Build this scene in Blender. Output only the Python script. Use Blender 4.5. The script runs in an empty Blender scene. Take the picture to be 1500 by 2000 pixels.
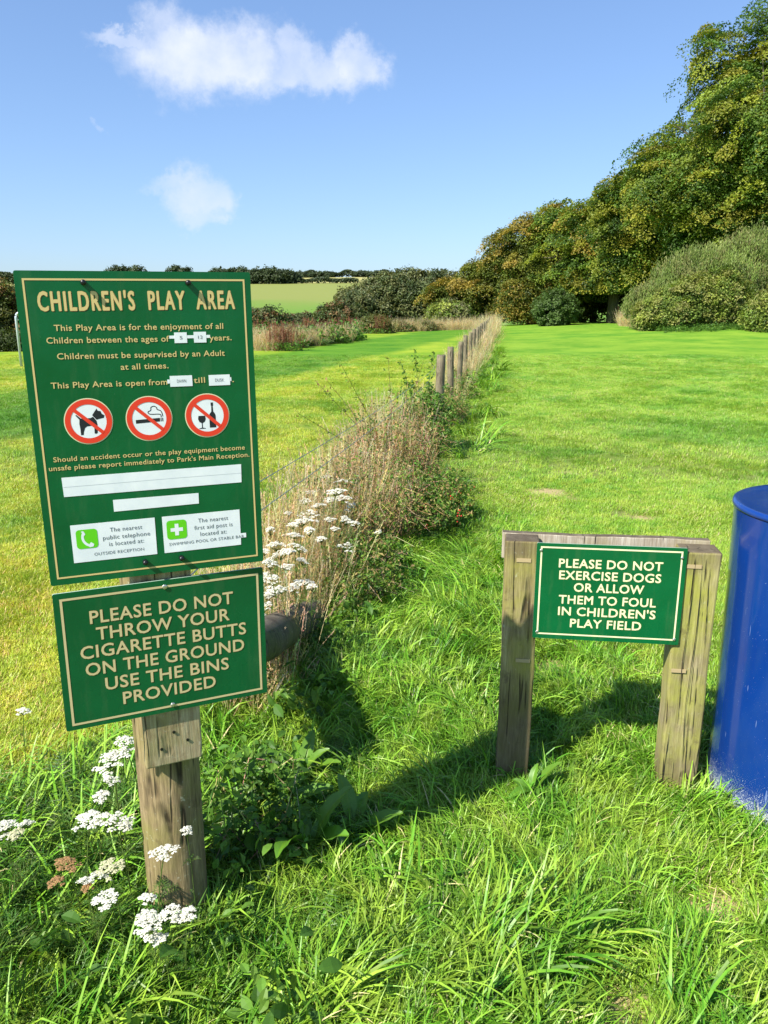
import bpy, bmesh, math, random
import numpy as np
from mathutils import Vector, Matrix
R = math.radians
SC = bpy.context.scene
COL = SC.collection

# ------------------------------------------------------------------ camera, sky, sun, exposure
EYE = 1.56
PITCH = 0.25676
F = 1536.4                                  # focal length in pixels of the 1500 x 2000 photograph
cam_d = bpy.data.cameras.new('camera')
cam = bpy.data.objects.new('camera', cam_d)
COL.objects.link(cam)
cam.location = (0, 0, EYE)
cam.rotation_euler = (math.pi / 2 - PITCH, 0, 0)
cam_d.sensor_fit = 'VERTICAL'
cam_d.sensor_height = 24.0
cam_d.lens = F / 2000 * 24.0
cam_d.clip_start = 0.05
cam_d.clip_end = 5000
SC.camera = cam

SUN_DIR = Vector((-0.735, -0.62, 0.97)).normalized()      # towards the sun: behind and left of the camera
SUN_EL = math.asin(SUN_DIR.z)
SUN_AZ = math.atan2(SUN_DIR.x, SUN_DIR.y)
world = bpy.data.worlds.new('World')
SC.world = world
world.use_nodes = True


def nd(nt, t, **kw):
    n = nt.nodes.new(t)
    for k, v in kw.items():
        if k.startswith('i_'):
            n.inputs[k[2:].replace('_', ' ')].default_value = v
        else:
            setattr(n, k, v)
    return n


def build_world():
    nt = world.node_tree
    nt.nodes.clear()
    L = nt.links.new
    out = nd(nt, 'ShaderNodeOutputWorld')
    bg = nd(nt, 'ShaderNodeBackground')
    bg.inputs['Strength'].default_value = SKY_STRENGTH
    sky = nd(nt, 'ShaderNodeTexSky', sky_type='NISHITA')
    sky.sun_disc = False
    sky.sun_elevation = SUN_EL
    sky.sun_rotation = SUN_AZ
    sky.air_density = 1.0
    sky.dust_density = 0.6
    sky.ozone_density = 1.6
    tint = nd(nt, 'ShaderNodeMix', data_type='RGBA', blend_type='MULTIPLY')
    tint.inputs[0].default_value = 1.0
    tint.inputs[7].default_value = SKY_TINT
    gm = nd(nt, 'ShaderNodeGamma')
    gm.inputs[1].default_value = 0.75
    L(sky.outputs[0], gm.inputs[0])
    L(gm.outputs[0], tint.inputs[6])
    # soft fair-weather clouds, placed by direction
    tc = nd(nt, 'ShaderNodeTexCoord')
    nz = nd(nt, 'ShaderNodeTexNoise')
    nz.inputs['Scale'].default_value = 13.0
    nz.inputs['Detail'].default_value = 8.0
    nz.inputs['Roughness'].default_value = 0.64
    L(tc.outputs['Generated'], nz.inputs['Vector'])
    nz2 = nd(nt, 'ShaderNodeTexNoise')
    nz2.inputs['Scale'].default_value = 28.0
    nz2.inputs['Detail'].default_value = 6.0
    L(tc.outputs['Generated'], nz2.inputs['Vector'])
    warp = nd(nt, 'ShaderNodeVectorMath', operation='MULTIPLY_ADD')
    L(nz.outputs['Color'], warp.inputs[0])
    warp.inputs[1].default_value = (0.13, 0.13, 0.10)
    L(tc.outputs['Generated'], warp.inputs[2])
    nrm = nd(nt, 'ShaderNodeVectorMath', operation='SUBTRACT')
    L(warp.outputs[0], nrm.inputs[0])
    nrm.inputs[1].default_value = (0.065, 0.065, 0.05)
    total = None
    for (px, py, rx, ry, w) in CLOUDS:
        d = direction(px, py)
        sub = nd(nt, 'ShaderNodeVectorMath', operation='SUBTRACT')
        L(nrm.outputs[0], sub.inputs[0])
        sub.inputs[1].default_value = d
        div = nd(nt, 'ShaderNodeVectorMath', operation='DIVIDE')
        L(sub.outputs[0], div.inputs[0])
        div.inputs[1].default_value = (rx / F, rx / F, ry / F)
        ln = nd(nt, 'ShaderNodeVectorMath', operation='LENGTH')
        L(div.outputs[0], ln.inputs[0])
        mr = nd(nt, 'ShaderNodeMapRange', interpolation_type='SMOOTHSTEP')
        mr.inputs['From Min'].default_value = 1.12
        mr.inputs['From Max'].default_value = 0.38
        mr.inputs['To Max'].default_value = w
        L(ln.outputs['Value'], mr.inputs['Value'])
        if total is None:
            total = mr.outputs[0]
        else:
            mx = nd(nt, 'ShaderNodeMath', operation='MAXIMUM')
            L(total, mx.inputs[0])
            L(mr.outputs[0], mx.inputs[1])
            total = mx.outputs[0]
    br = nd(nt, 'ShaderNodeMapRange')
    br.inputs['From Min'].default_value = 0.30
    br.inputs['From Max'].default_value = 0.70
    br.inputs['To Min'].default_value = 0.62
    br.inputs['To Max'].default_value = 1.12
    L(nz2.outputs[0], br.inputs['Value'])
    mul = nd(nt, 'ShaderNodeMath', operation='MULTIPLY', use_clamp=True)
    L(total, mul.inputs[0])
    L(br.outputs[0], mul.inputs[1])
    mixc = nd(nt, 'ShaderNodeMix', data_type='RGBA')
    L(mul.outputs[0], mixc.inputs[0])
    L(tint.outputs[2], mixc.inputs[6])
    mixc.inputs[7].default_value = CLOUD_COL
    L(mixc.outputs[2], bg.inputs['Color'])
    L(bg.outputs[0], out.inputs['Surface'])


def direction(px, py):
    c, s = math.cos(PITCH), math.sin(PITCH)
    d = Vector(((px - 750) / F, c - s * (py - 1000) / F * 1.0, -s - c * (py - 1000) / F))
    return d.normalized()


def at(px, py, Y):
    """world point seen at photograph pixel (px, py) at ground distance Y"""
    d = direction(px, py)
    t = Y / d.y
    return Vector((d.x * t, Y, EYE + d.z * t))


def ground_at(px, py, z=0.0):
    d = direction(px, py)
    t = (EYE - z) / -d.z
    return Vector((d.x * t, d.y * t, z))


SKY_STRENGTH = 0.125
SKY_TINT = (0.77, 0.96, 1.27, 1)
CLOUD_COL = (3.9, 4.2, 4.9, 1)
CLOUDS = [(345, 75, 95, 55, .62), (400, 110, 150, 70, .95), (330, 60, 80, 40, .6), (245, 72, 70, 16, .55), (470, 140, 80, 40, .6), (560, 125, 110, 42, .62),
          (690, 120, 70, 46, .85), (640, 140, 110, 40, .7), (375, 385, 72, 52, .62), (330, 358, 50, 22, .42),
          (385, 425, 60, 26, .5), (190, 222, 16, 9, .2), (420, 378, 36, 18, .5)]
build_world()

sun_d = bpy.data.lights.new('sun', 'SUN')
sun_d.energy = 5.0
sun_d.angle = R(0.55)
sun_d.color = (1.0, 0.945, 0.85)
sun = bpy.data.objects.new('sun', sun_d)
COL.objects.link(sun)
sun.rotation_euler = SUN_DIR.to_track_quat('Z', 'Y').to_euler()

SC.view_settings.view_transform = 'Standard'
SC.view_settings.look = 'None'
SC.view_settings.exposure = 0.85
SC.view_settings.gamma = 1
SC.view_settings.use_curve_mapping = False
SC.render.engine = 'CYCLES'
SC.cycles.max_bounces = 6
SC.cycles.diffuse_bounces = 3
SC.cycles.transmission_bounces = 3
SC.cycles.transparent_max_bounces = 4

# ------------------------------------------------------------------ helpers
rng = np.random.default_rng(7)
random.seed(11)


def tag(o, label=None, cat=None, group=None, kind=None):
    if label: o['label'] = label
    if cat: o['category'] = cat
    if group: o['group'] = group
    if kind: o['kind'] = kind
    return o


def empty(name, loc=(0, 0, 0), rz=0.0, mat=None):
    o = bpy.data.objects.new(name, None)
    o.empty_display_size = 0.1
    if mat is not None:
        o.matrix_world = mat
    else:
        o.location = loc
        o.rotation_euler = (0, 0, rz)
    COL.objects.link(o)
    return o


def link(name, me, mat=None, parent=None, loc=(0, 0, 0)):
    o = bpy.data.objects.new(name, me)
    if mat is not None:
        if isinstance(mat, (list, tuple)):
            if not me.materials:
                for m in mat: me.materials.append(m)
        elif not me.materials:
            me.materials.append(mat)
    o.location = loc
    COL.objects.link(o)
    if parent is not None:
        o.parent = parent
    return o


def copy_tree(o, parent=None):
    c = o.copy()
    COL.objects.link(c)
    c.parent = parent
    for ch in list(o.children):
        copy_tree(ch, c)
    return c


def np_mesh(name, V, Fc, col=None, smooth=False):
    """V (n,3), Fc (m,k) all faces of the same k; col (n,3) per vertex"""
    me = bpy.data.meshes.new(name)
    V = np.asarray(V, dtype=np.float32)
    Fc = np.asarray(Fc, dtype=np.int32)
    me.vertices.add(len(V))
    me.vertices.foreach_set('co', V.ravel())
    k = Fc.shape[1]
    me.loops.add(Fc.size)
    me.loops.foreach_set('vertex_index', Fc.ravel())
    me.polygons.add(len(Fc))
    me.polygons.foreach_set('loop_start', np.arange(0, Fc.size, k, dtype=np.int32))
    me.polygons.foreach_set('use_smooth', np.full(len(Fc), smooth))
    if col is not None:
        a = me.color_attributes.new('tint', 'FLOAT_COLOR', 'POINT')
        c4 = np.ones((len(V), 4), dtype=np.float32)
        c4[:, :3] = col
        a.data.foreach_set('color', c4.ravel())
    me.update(calc_edges=True)
    return me


class MB:
    """collects quads/polygons, with an optional colour per vertex"""
    def __init__(self):
        self.v, self.f, self.c, self.mi = [], [], [], []

    def add(self, vs, fs, col=(1, 1, 1), mi=0):
        b = len(self.v)
        self.v += [tuple(p) for p in vs]
        self.c += [tuple(col)] * len(vs)
        self.f += [tuple(i + b for i in f) for f in fs]
        self.mi += [mi] * len(fs)

    def box(self, c, s, col=(1, 1, 1), mi=0, M=None):
        x, y, z = s[0] / 2, s[1] / 2, s[2] / 2
        vs = [Vector((c[0] + a * x, c[1] + b * y, c[2] + d * z)) for a in (-1, 1) for b in (-1, 1) for d in (-1, 1)]
        if M is not None: vs = [M @ v for v in vs]
        self.add(vs, [(0, 1, 3, 2), (4, 6, 7, 5), (0, 4, 5, 1), (2, 3, 7, 6), (0, 2, 6, 4), (1, 5, 7, 3)], col, mi)

    def tube(self, pts, rad, n=5, col=(1, 1, 1), mi=0, cap=True):
        pts = [Vector(p) for p in pts]
        vs = []
        for i, p in enumerate(pts):
            t = (pts[min(i + 1, len(pts) - 1)] - pts[max(i - 1, 0)])
            t = t.normalized() if t.length > 1e-9 else Vector((0, 0, 1))
            a = Vector((0, 0, 1)) if abs(t.z) < .9 else Vector((1, 0, 0))
            u = t.cross(a).normalized()
            w = t.cross(u)
            r = rad[i] if isinstance(rad, (list, tuple)) else rad
            for k in range(n):
                an = 2 * math.pi * k / n
                vs.append(p + (u * math.cos(an) + w * math.sin(an)) * r)
        fs = []
        for i in range(len(pts) - 1):
            for k in range(n):
                k2 = (k + 1) % n
                fs.append((i * n + k, i * n + k2, (i + 1) * n + k2, (i + 1) * n + k))
        if cap:
            fs.append(tuple(range(n - 1, -1, -1)))
            fs.append(tuple((len(pts) - 1) * n + k for k in range(n)))
        self.add(vs, fs, col, mi)

    def mesh(self, name, smooth=False, bevel=0, colours=True):
        me = bpy.data.meshes.new(name)
        me.from_pydata(self.v, [], self.f)
        if any(self.mi):
            me.polygons.foreach_set('material_index', self.mi)
        if colours:
            a = me.color_attributes.new('tint', 'FLOAT_COLOR', 'POINT')
            c4 = np.ones((len(self.v), 4), dtype=np.float32)
            c4[:, :3] = np.array(self.c, dtype=np.float32)
            a.data.foreach_set('color', c4.ravel())
        if bevel:
            bm = bmesh.new()
            bm.from_mesh(me)
            bmesh.ops.bevel(bm, geom=bm.edges[:], offset=bevel, segments=2, profile=.6, affect='EDGES')
            bm.to_mesh(me)
            bm.free()
        if smooth:
            me.polygons.foreach_set('use_smooth', [True] * len(me.polygons))
        me.update()
        return me

    def build(self, name, mat, parent=None, smooth=False, bevel=0, loc=(0, 0, 0)):
        return link(name, self.mesh(name, smooth, bevel), mat, parent, loc)


# ------------------------------------------------------------------ materials
def principled(name, col=(.5, .5, .5), rough=.6, metal=0, spec=.5, coat=0):
    m = bpy.data.materials.new(name)
    m.use_nodes = True
    b = m.node_tree.nodes['Principled BSDF']
    b.inputs['Base Color'].default_value = (*col, 1)
    b.inputs['Roughness'].default_value = rough
    b.inputs['Metallic'].default_value = metal
    b.inputs['Specular IOR Level'].default_value = spec
    b.inputs['Coat Weight'].default_value = coat
    return m, m.node_tree, b


def ramp(nt, stops, interp='LINEAR'):
    r = nd(nt, 'ShaderNodeValToRGB')
    e = r.color_ramp
    e.interpolation = interp
    while len(e.elements) < len(stops): e.elements.new(0.5)
    for el, (p, c) in zip(e.elements, stops):
        el.position = p
        el.color = (*c, 1) if len(c) == 3 else c
    return r


def noise(nt, vec, scale, detail=4, rough=.55, dist=0):
    n = nd(nt, 'ShaderNodeTexNoise')
    n.inputs['Scale'].default_value = scale
    n.inputs['Detail'].default_value = detail
    n.inputs['Roughness'].default_value = rough
    n.inputs['Distortion'].default_value = dist
    if vec is not None: nt.links.new(vec, n.inputs['Vector'])
    return n


def mix(nt, fac, a, b, blend='MIX'):
    m = nd(nt, 'ShaderNodeMix', data_type='RGBA', blend_type=blend)
    for s, v in ((0, fac), (6, a), (7, b)):
        if isinstance(v, (int, float)): m.inputs[s].default_value = v
        elif isinstance(v, (tuple, list)): m.inputs[s].default_value = (*v, 1) if len(v) == 3 else v
        else: nt.links.new(v, m.inputs[s])
    return m.outputs[2]


def math_n(nt, op, a, b=None, c=None, clamp=False):
    m = nd(nt, 'ShaderNodeMath', operation=op, use_clamp=clamp)
    for i, v in enumerate((a, b, c)):
        if v is None: continue
        if isinstance(v, (int, float)): m.inputs[i].default_value = v
        else: nt.links.new(v, m.inputs[i])
    return m.outputs[0]


def maprange(nt, v, a, b, c=0., d=1., smooth=False):
    m = nd(nt, 'ShaderNodeMapRange')
    if smooth: m.interpolation_type = 'SMOOTHSTEP'
    nt.links.new(v, m.inputs['Value'])
    m.inputs['From Min'].default_value = a
    m.inputs['From Max'].default_value = b
    m.inputs['To Min'].default_value = c
    m.inputs['To Max'].default_value = d
    return m.outputs[0]


def leaf_shader(nt, color, trans=.35, rough=.5, spec=.35, gain=1.25):
    """diffuse + translucent leaf"""
    for n in list(nt.nodes):
        if n.type in ('BSDF_PRINCIPLED', 'OUTPUT_MATERIAL'): nt.nodes.remove(n)
    out = nd(nt, 'ShaderNodeOutputMaterial')
    b = nd(nt, 'ShaderNodeBsdfPrincipled')
    b.inputs['Roughness'].default_value = rough
    b.inputs['Specular IOR Level'].default_value = spec
    t = nd(nt, 'ShaderNodeBsdfTranslucent')
    tcol = mix(nt, 1.0, color, (gain * 1.05, gain, gain * .45), 'MULTIPLY')
    nt.links.new(color, b.inputs['Base Color'])
    nt.links.new(tcol, t.inputs['Color'])
    ms = nd(nt, 'ShaderNodeMixShader')
    ms.inputs[0].default_value = trans
    nt.links.new(b.outputs[0], ms.inputs[1])
    nt.links.new(t.outputs[0], ms.inputs[2])
    nt.links.new(ms.outputs[0], out.inputs['Surface'])


def foliage_mat(name, trans=.3, rough=.5, vary=.25, spec=.3):
    m = bpy.data.materials.new(name)
    m.use_nodes = True
    nt = m.node_tree
    at_ = nd(nt, 'ShaderNodeAttribute', attribute_name='tint')
    geo = nd(nt, 'ShaderNodeNewGeometry')
    hsv = nd(nt, 'ShaderNodeHueSaturation')
    nt.links.new(at_.outputs['Color'], hsv.inputs['Color'])
    nt.links.new(maprange(nt, geo.outputs['Random Per Island'], 0, 1, 1 - vary, 1 + vary), hsv.inputs['Value'])
    leaf_shader(nt, hsv.outputs[0], trans, rough, spec)
    return m


def lawn_tone(nt, pos):
    """0..1: darker mown stripe of the left lawn, from world position"""
    sp = nd(nt, 'ShaderNodeSeparateXYZ')
    nt.links.new(pos, sp.inputs[0])
    x, y = sp.outputs[0], sp.outputs[1]
    s = math_n(nt, 'ADD', math_n(nt, 'MULTIPLY', math_n(nt, 'ADD', x, 2.64), -.968), math_n(nt, 'MULTIPLY', math_n(nt, 'SUBTRACT', y, 16.2), .25))
    w = noise(nt, pos, .35, 3)
    s2 = math_n(nt, 'ADD', s, math_n(nt, 'MULTIPLY', math_n(nt, 'SUBTRACT', w.outputs[0], .5), .8))
    band = math_n(nt, 'MULTIPLY', maprange(nt, s2, -.35, .45, 0, 1, True), maprange(nt, s2, 3.3, 4.2, 1, 0, True))
    # faint further passes of the mower
    wv = math_n(nt, 'SINE', math_n(nt, 'MULTIPLY', s2, 2.1))
    faint = maprange(nt, wv, -.3, .3, 0, .22, True)
    left = maprange(nt, math_n(nt, 'SUBTRACT', x, math_n(nt, 'MULTIPLY', y, .149)), -1.6, -.9, 1, 0, True)
    tone = math_n(nt, 'MULTIPLY', math_n(nt, 'MAXIMUM', band, faint), left)
    return tone, left, x, y


def lawn_mottle(nt, pos):
    a = noise(nt, pos, .32, 4, .6, .6)
    b = noise(nt, pos, 1.5, 3, .6)
    v = math_n(nt, 'ADD', math_n(nt, 'MULTIPLY', a.outputs[0], .7), math_n(nt, 'MULTIPLY', b.outputs[0], .3))
    return maprange(nt, v, .48, .60, 0, .75, True)


def grass_mat(name, cols, straw=.5, trans=.4, dryscale=1.3, base_dark=None, use_lawn=False, rough=.42, spec=.4):
    """cols: two greens, yellow green, straw"""
    m = bpy.data.materials.new(name)
    m.use_nodes = True
    nt = m.node_tree
    geo = nd(nt, 'ShaderNodeNewGeometry')
    pos = geo.outputs['Position']
    oi = nd(nt, 'ShaderNodeObjectInfo')
    at_ = nd(nt, 'ShaderNodeAttribute', attribute_name='tint')
    sx = nd(nt, 'ShaderNodeSeparateColor')
    nt.links.new(at_.outputs['Color'], sx.inputs[0])
    n1 = noise(nt, pos, dryscale, 4, .6)
    n2 = noise(nt, pos, 7.0, 3, .6)
    c = mix(nt, maprange(nt, n1.outputs[0], .40, .60, 0, 1, True), cols[0], cols[1])
    c = mix(nt, math_n(nt, 'MULTIPLY', maprange(nt, n2.outputs[0], .42, .66, 0, 1, True), .75), c, cols[2])
    c = mix(nt, math_n(nt, 'MULTIPLY', oi.outputs['Random'], .45), c, cols[2])
    # R of tint: per blade lottery for straw; G: position along blade
    thr = math_n(nt, 'SUBTRACT', 1.0, math_n(nt, 'MULTIPLY', maprange(nt, n1.outputs[0], .45, .75, .15, 1), straw))
    dry = maprange(nt, math_n(nt, 'SUBTRACT', sx.outputs[0], thr), -.04, .04, 0, 1)
    c = mix(nt, dry, c, cols[3])
    hs = nd(nt, 'ShaderNodeHueSaturation')
    nt.links.new(c, hs.inputs['Color'])
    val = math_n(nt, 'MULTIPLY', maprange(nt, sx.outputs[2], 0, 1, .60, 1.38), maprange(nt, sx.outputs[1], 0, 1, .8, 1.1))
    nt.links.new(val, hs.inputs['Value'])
    c = hs.outputs[0]
    if use_lawn:
        tone, left, x, y = lawn_tone(nt, pos)
        c = mix(nt, math_n(nt, 'MULTIPLY', left, .55), c, mix(nt, 1.0, c, (1.75, 1.18, .95), 'MULTIPLY'))
        c = mix(nt, tone, c, mix(nt, 1.0, c, (.42, .68, .6), 'MULTIPLY'))
        c = mix(nt, lawn_mottle(nt, pos), c, mix(nt, 1.0, c, (.55, .80, .75), 'MULTIPLY'))
    leaf_shader(nt, c, trans, rough, spec, 1.15)
    return m


GREEN_A = (.055, .215, .010)
GREEN_B = (.135, .370, .020)
YELLOWG = (.34, .48, .050)
STRAW = (.66, .55, .28)
M = {}
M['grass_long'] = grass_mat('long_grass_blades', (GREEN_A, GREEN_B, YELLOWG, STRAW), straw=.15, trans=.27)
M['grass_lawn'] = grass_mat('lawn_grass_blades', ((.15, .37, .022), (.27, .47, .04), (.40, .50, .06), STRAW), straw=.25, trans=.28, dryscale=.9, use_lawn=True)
M['foliage'] = foliage_mat('leaf_foliage', vary=.14)
M['foliage_gloss'] = foliage_mat('broad_leaf', trans=.25, rough=.42, vary=.12, spec=.45)
M['dry'] = foliage_mat('dry_stems', trans=.2, rough=.8, vary=.3, spec=.15)


def petal_mat():
    m, nt, b = principled('white_florets', (.86, .86, .80), .7)
    a = nd(nt, 'ShaderNodeAttribute', attribute_name='tint')
    leaf_shader(nt, a.outputs['Color'], .25, .7, .2, 1.0)
    return m


M['petal'] = petal_mat()


PATCH = [(p_.x, p_.y, r_) for p_, r_ in ((ground_at(1066, 962), .36), (ground_at(1262, 1012), .16), (ground_at(1080, 1308), .13), (ground_at(1215, 1985), .10), (ground_at(1400, 1780), .12), (ground_at(1110, 925), .13), (ground_at(1195, 1012), .13))]


def ground_mat():
    m, nt, b = principled('field_turf', rough=.9, spec=.1)
    geo = nd(nt, 'ShaderNodeNewGeometry')
    pos = geo.outputs['Position']
    tone, left, x, y = lawn_tone(nt, pos)
    mp = nd(nt, 'ShaderNodeMapping')
    mp.inputs['Scale'].default_value = (1, 1, 0)
    nt.links.new(pos, mp.inputs['Vector'])
    p2 = mp.outputs[0]
    n1 = noise(nt, p2, .45, 6, .62)
    n2 = noise(nt, p2, 3.2, 6, .7)
    n3 = noise(nt, p2, 38, 4, .7)
    c = mix(nt, maprange(nt, n1.outputs[0], .36, .64), (.11, .26, .018), (.215, .36, .032))
    c = mix(nt, math_n(nt, 'MULTIPLY', maprange(nt, n2.outputs[0], .45, .72), .6), c, (.27, .37, .05))
    c = mix(nt, maprange(nt, n3.outputs[0], .28, .5, .55, 0), c, (.045, .12, .008))
    lf = mix(nt, 1.0, c, (1.75, 1.20, .95), 'MULTIPLY')
    c = mix(nt, math_n(nt, 'MULTIPLY', left, .55), c, lf)
    c = mix(nt, tone, c, mix(nt, 1.0, c, (.42, .68, .6), 'MULTIPLY'))
    c = mix(nt, lawn_mottle(nt, p2), c, mix(nt, 1.0, c, (.55, .80, .75), 'MULTIPLY'))
    # thatch and soil under the long blades close by
    dist = nd(nt, 'ShaderNodeVectorMath', operation='LENGTH')
    nt.links.new(pos, dist.inputs[0])
    near = maprange(nt, dist.outputs['Value'], 5.0, 15.0, 1, 0, True)
    soil = mix(nt, n3.outputs[0], (.035, .055, .012), (.30, .25, .11))
    c = mix(nt, math_n(nt, 'MULTIPLY', near, .75), c, soil)
    for (bx, by, br_) in PATCH:
        sb = nd(nt, 'ShaderNodeVectorMath', operation='SUBTRACT')
        nt.links.new(pos, sb.inputs[0])
        sb.inputs[1].default_value = (bx, by, 0)
        ln = nd(nt, 'ShaderNodeVectorMath', operation='LENGTH')
        nt.links.new(sb.outputs[0], ln.inputs[0])
        e = math_n(nt, 'ADD', math_n(nt, 'DIVIDE', ln.outputs['Value'], br_), math_n(nt, 'MULTIPLY', math_n(nt, 'SUBTRACT', n3.outputs[0], .5), 1.4))
        c = mix(nt, maprange(nt, e, .35, 1.15, .75, 0, True), c, (.47, .36, .19))
    # farmland beyond the playing field
    nf = noise(nt, p2, .02, 4, .5)
    nf2 = noise(nt, p2, .35, 5, .7)
    d2 = math_n(nt, 'ADD', dist.outputs['Value'], math_n(nt, 'MULTIPLY', nf.outputs[0], 90))
    fc = mix(nt, maprange(nt, d2, 235, 300, 0, 1, True), (.11, .24, .03), (.215, .245, .065))
    fc = mix(nt, maprange(nt, nf2.outputs[0], .35, .7, 0, .5), fc, (.20, .23, .055))
    fc = mix(nt, maprange(nt, dist.outputs['Value'], 352, 358, 0, 1), fc, (.36, .34, .12))
    c = mix(nt, maprange(nt, dist.outputs['Value'], 63, 75, 0, 1, True), c, fc)
    nt.links.new(c, b.inputs['Base Color'])
    bp = nd(nt, 'ShaderNodeBump')
    bp.inputs['Strength'].default_value = .6
    bp.inputs['Distance'].default_value = .03
    nt.links.new(math_n(nt, 'ADD', n3.outputs[0], math_n(nt, 'MULTIPLY', n2.outputs[0], .7)), bp.inputs['Height'])
    nt.links.new(bp.outputs[0], b.inputs['Normal'])
    return m


def wood_mat(name, base, pale, dark, algae=.5, algae_col=(.22, .25, .035), seed=0., grain=1.0, top_dark=True, axis='Z', stain_shade=None):
    m, nt, b = principled(name, base, .85, spec=.2)
    tc = nd(nt, 'ShaderNodeTexCoord')
    off = nd(nt, 'ShaderNodeVectorMath', operation='ADD')
    nt.links.new(tc.outputs['Object'], off.inputs[0])
    off.inputs[1].default_value = (seed, seed * 1.7, seed * .6)
    mp = nd(nt, 'ShaderNodeMapping')
    mp.inputs['Scale'].default_value = (1, 1, .07) if axis == 'Z' else (.07, 1, 1)
    nt.links.new(off.outputs[0], mp.inputs['Vector'])
    g = noise(nt, mp.outputs[0], 95 * grain, 6, .65, .4)
    g2 = noise(nt, mp.outputs[0], 22 * grain, 4, .6, .8)
    mp2 = nd(nt, 'ShaderNodeMapping')
    mp2.inputs['Scale'].default_value = (1, 1, .028) if axis == 'Z' else (.028, 1, 1)
    nt.links.new(off.outputs[0], mp2.inputs['Vector'])
    cr = nd(nt, 'ShaderNodeTexVoronoi', feature='DISTANCE_TO_EDGE')
    cr.inputs['Scale'].default_value = 26
    wz = noise(nt, mp.outputs[0], 12, 3, .6)
    wv = nd(nt, 'ShaderNodeVectorMath', operation='MULTIPLY_ADD')
    nt.links.new(wz.outputs['Color'], wv.inputs[0])
    wv.inputs[1].default_value = (.03, .03, .004)
    nt.links.new(mp2.outputs[0], wv.inputs[2])
    nt.links.new(wv.outputs[0], cr.inputs['Vector'])
    crk = maprange(nt, cr.outputs['Distance'], .008, .045, 1, 0)
    gate = maprange(nt, noise(nt, off.outputs[0], 9, 2).outputs[0], .48, .62)
    crk = math_n(nt, 'MULTIPLY', crk, gate)
    big = noise(nt, off.outputs[0], 7, 5, .65)
    c = mix(nt, maprange(nt, g.outputs[0], .3, .7), base, pale)
    fine = noise(nt, mp.outputs[0], 310 * grain, 3, .6)
    c = mix(nt, maprange(nt, fine.outputs[0], .42, .62, .45, 0), c, dark)
    c = mix(nt, maprange(nt, g2.outputs[0], .45, .75, 0, .75), c, dark)
    lich = noise(nt, off.outputs[0], 48, 4, .7)
    c = mix(nt, maprange(nt, lich.outputs[0], .64, .70, 0, .6), c, (.50, .50, .38))
    c = mix(nt, maprange(nt, big.outputs[0], .55 - .25 * algae, .72, 0, min(1, .35 + algae * .6)), c, algae_col)
    blot = noise(nt, off.outputs[0], 16, 5, .7)
    c = mix(nt, maprange(nt, blot.outputs[0], .58, .72, 0, .65), c, dark)
    c = mix(nt, math_n(nt, 'MULTIPLY', crk, .9), c, (.025, .018, .010))
    if top_dark:
        ge = nd(nt, 'ShaderNodeNewGeometry')
        sn = nd(nt, 'ShaderNodeSeparateXYZ')
        nt.links.new(ge.outputs['True Normal'], sn.inputs[0])
        so = nd(nt, 'ShaderNodeSeparateXYZ')
        nt.links.new(tc.outputs['Object'], so.inputs[0])
        endg = mix(nt, maprange(nt, blot.outputs[0], .3, .7), (.06, .045, .03), (.20, .17, .12))
        c = mix(nt, maprange(nt, sn.outputs[2], .6, .8), c, endg)
        if stain_shade:
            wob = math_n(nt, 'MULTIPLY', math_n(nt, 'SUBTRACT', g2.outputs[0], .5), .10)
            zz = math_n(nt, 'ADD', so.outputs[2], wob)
            c = mix(nt, maprange(nt, zz, stain_shade[0], stain_shade[1], 0, .8, True), c, mix(nt, .55, c, dark))
            c = mix(nt, maprange(nt, zz, stain_shade[2], stain_shade[3], 0, .85, True), c, mix(nt, .78, c, dark))  # darker foot: damp, and on the left frame post also painted shade
    nt.links.new(c, b.inputs['Base Color'])
    bp = nd(nt, 'ShaderNodeBump')
    bp.inputs['Strength'].default_value = .9
    bp.inputs['Distance'].default_value = .004
    h = math_n(nt, 'SUBTRACT', math_n(nt, 'MULTIPLY', g.outputs[0], .7), math_n(nt, 'MULTIPLY', crk, 1.2))
    nt.links.new(h, bp.inputs['Height'])
    nt.links.new(bp.outputs[0], b.inputs['Normal'])
    return m


M['ground'] = ground_mat()
M['post_wood'] = wood_mat('weathered_round_post', (.22, .16, .078), (.40, .31, .165), (.08, .058, .03), .5, (.21, .21, .05), 1.3)
M['block_wood'] = wood_mat('sawn_backing_wood', (.34, .28, .16), (.50, .43, .26), (.17, .10, .05), .55, (.26, .25, .07), 4.1, .8)
M['frame_wood'] = wood_mat('weathered_square_post', (.31, .245, .12), (.50, .44, .24), (.11, .085, .045), .75, (.34, .36, .04), 7.7, .8, stain_shade=(.40, .47, -.12, -.34))
M['frame_wood_dark'] = wood_mat('square_post_painted_shade', (.27, .20, .10), (.44, .37, .20), (.075, .055, .032), .6, (.30, .30, .04), 2.2, .8, stain_shade=(.40, .47, .10, -.10))  # darker copy: the big sign's cast shadow put into the lower colour
M['rail_wood'] = wood_mat('grey_rail_wood', (.40, .35, .26), (.60, .55, .45), (.19, .14, .09), .25, (.30, .27, .10), 5.2, .8, axis='X')
M['log_wood'] = wood_mat('old_dark_strut', (.085, .075, .05), (.19, .165, .115), (.03, .027, .02), .75, (.10, .12, .03), 9.2, .8)
M['fence_wood'] = wood_mat('grey_fence_post', (.17, .135, .085), (.31, .26, .18), (.07, .055, .035), .3, (.25, .24, .12), 3.2, .6)
M['wire'] = principled('galvanised_wire', (.45, .46, .47), .4, .9)[0]
M['galv'] = principled('grey_painted_tube', (.55, .60, .66), .35, .3)[0]
M['net'] = principled('pale_net_cord', (.45, .5, .5), .8)[0]
M['bolt'] = principled('black_plastic_bolt', (.006, .007, .008), .35, 0, .5)[0]
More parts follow.
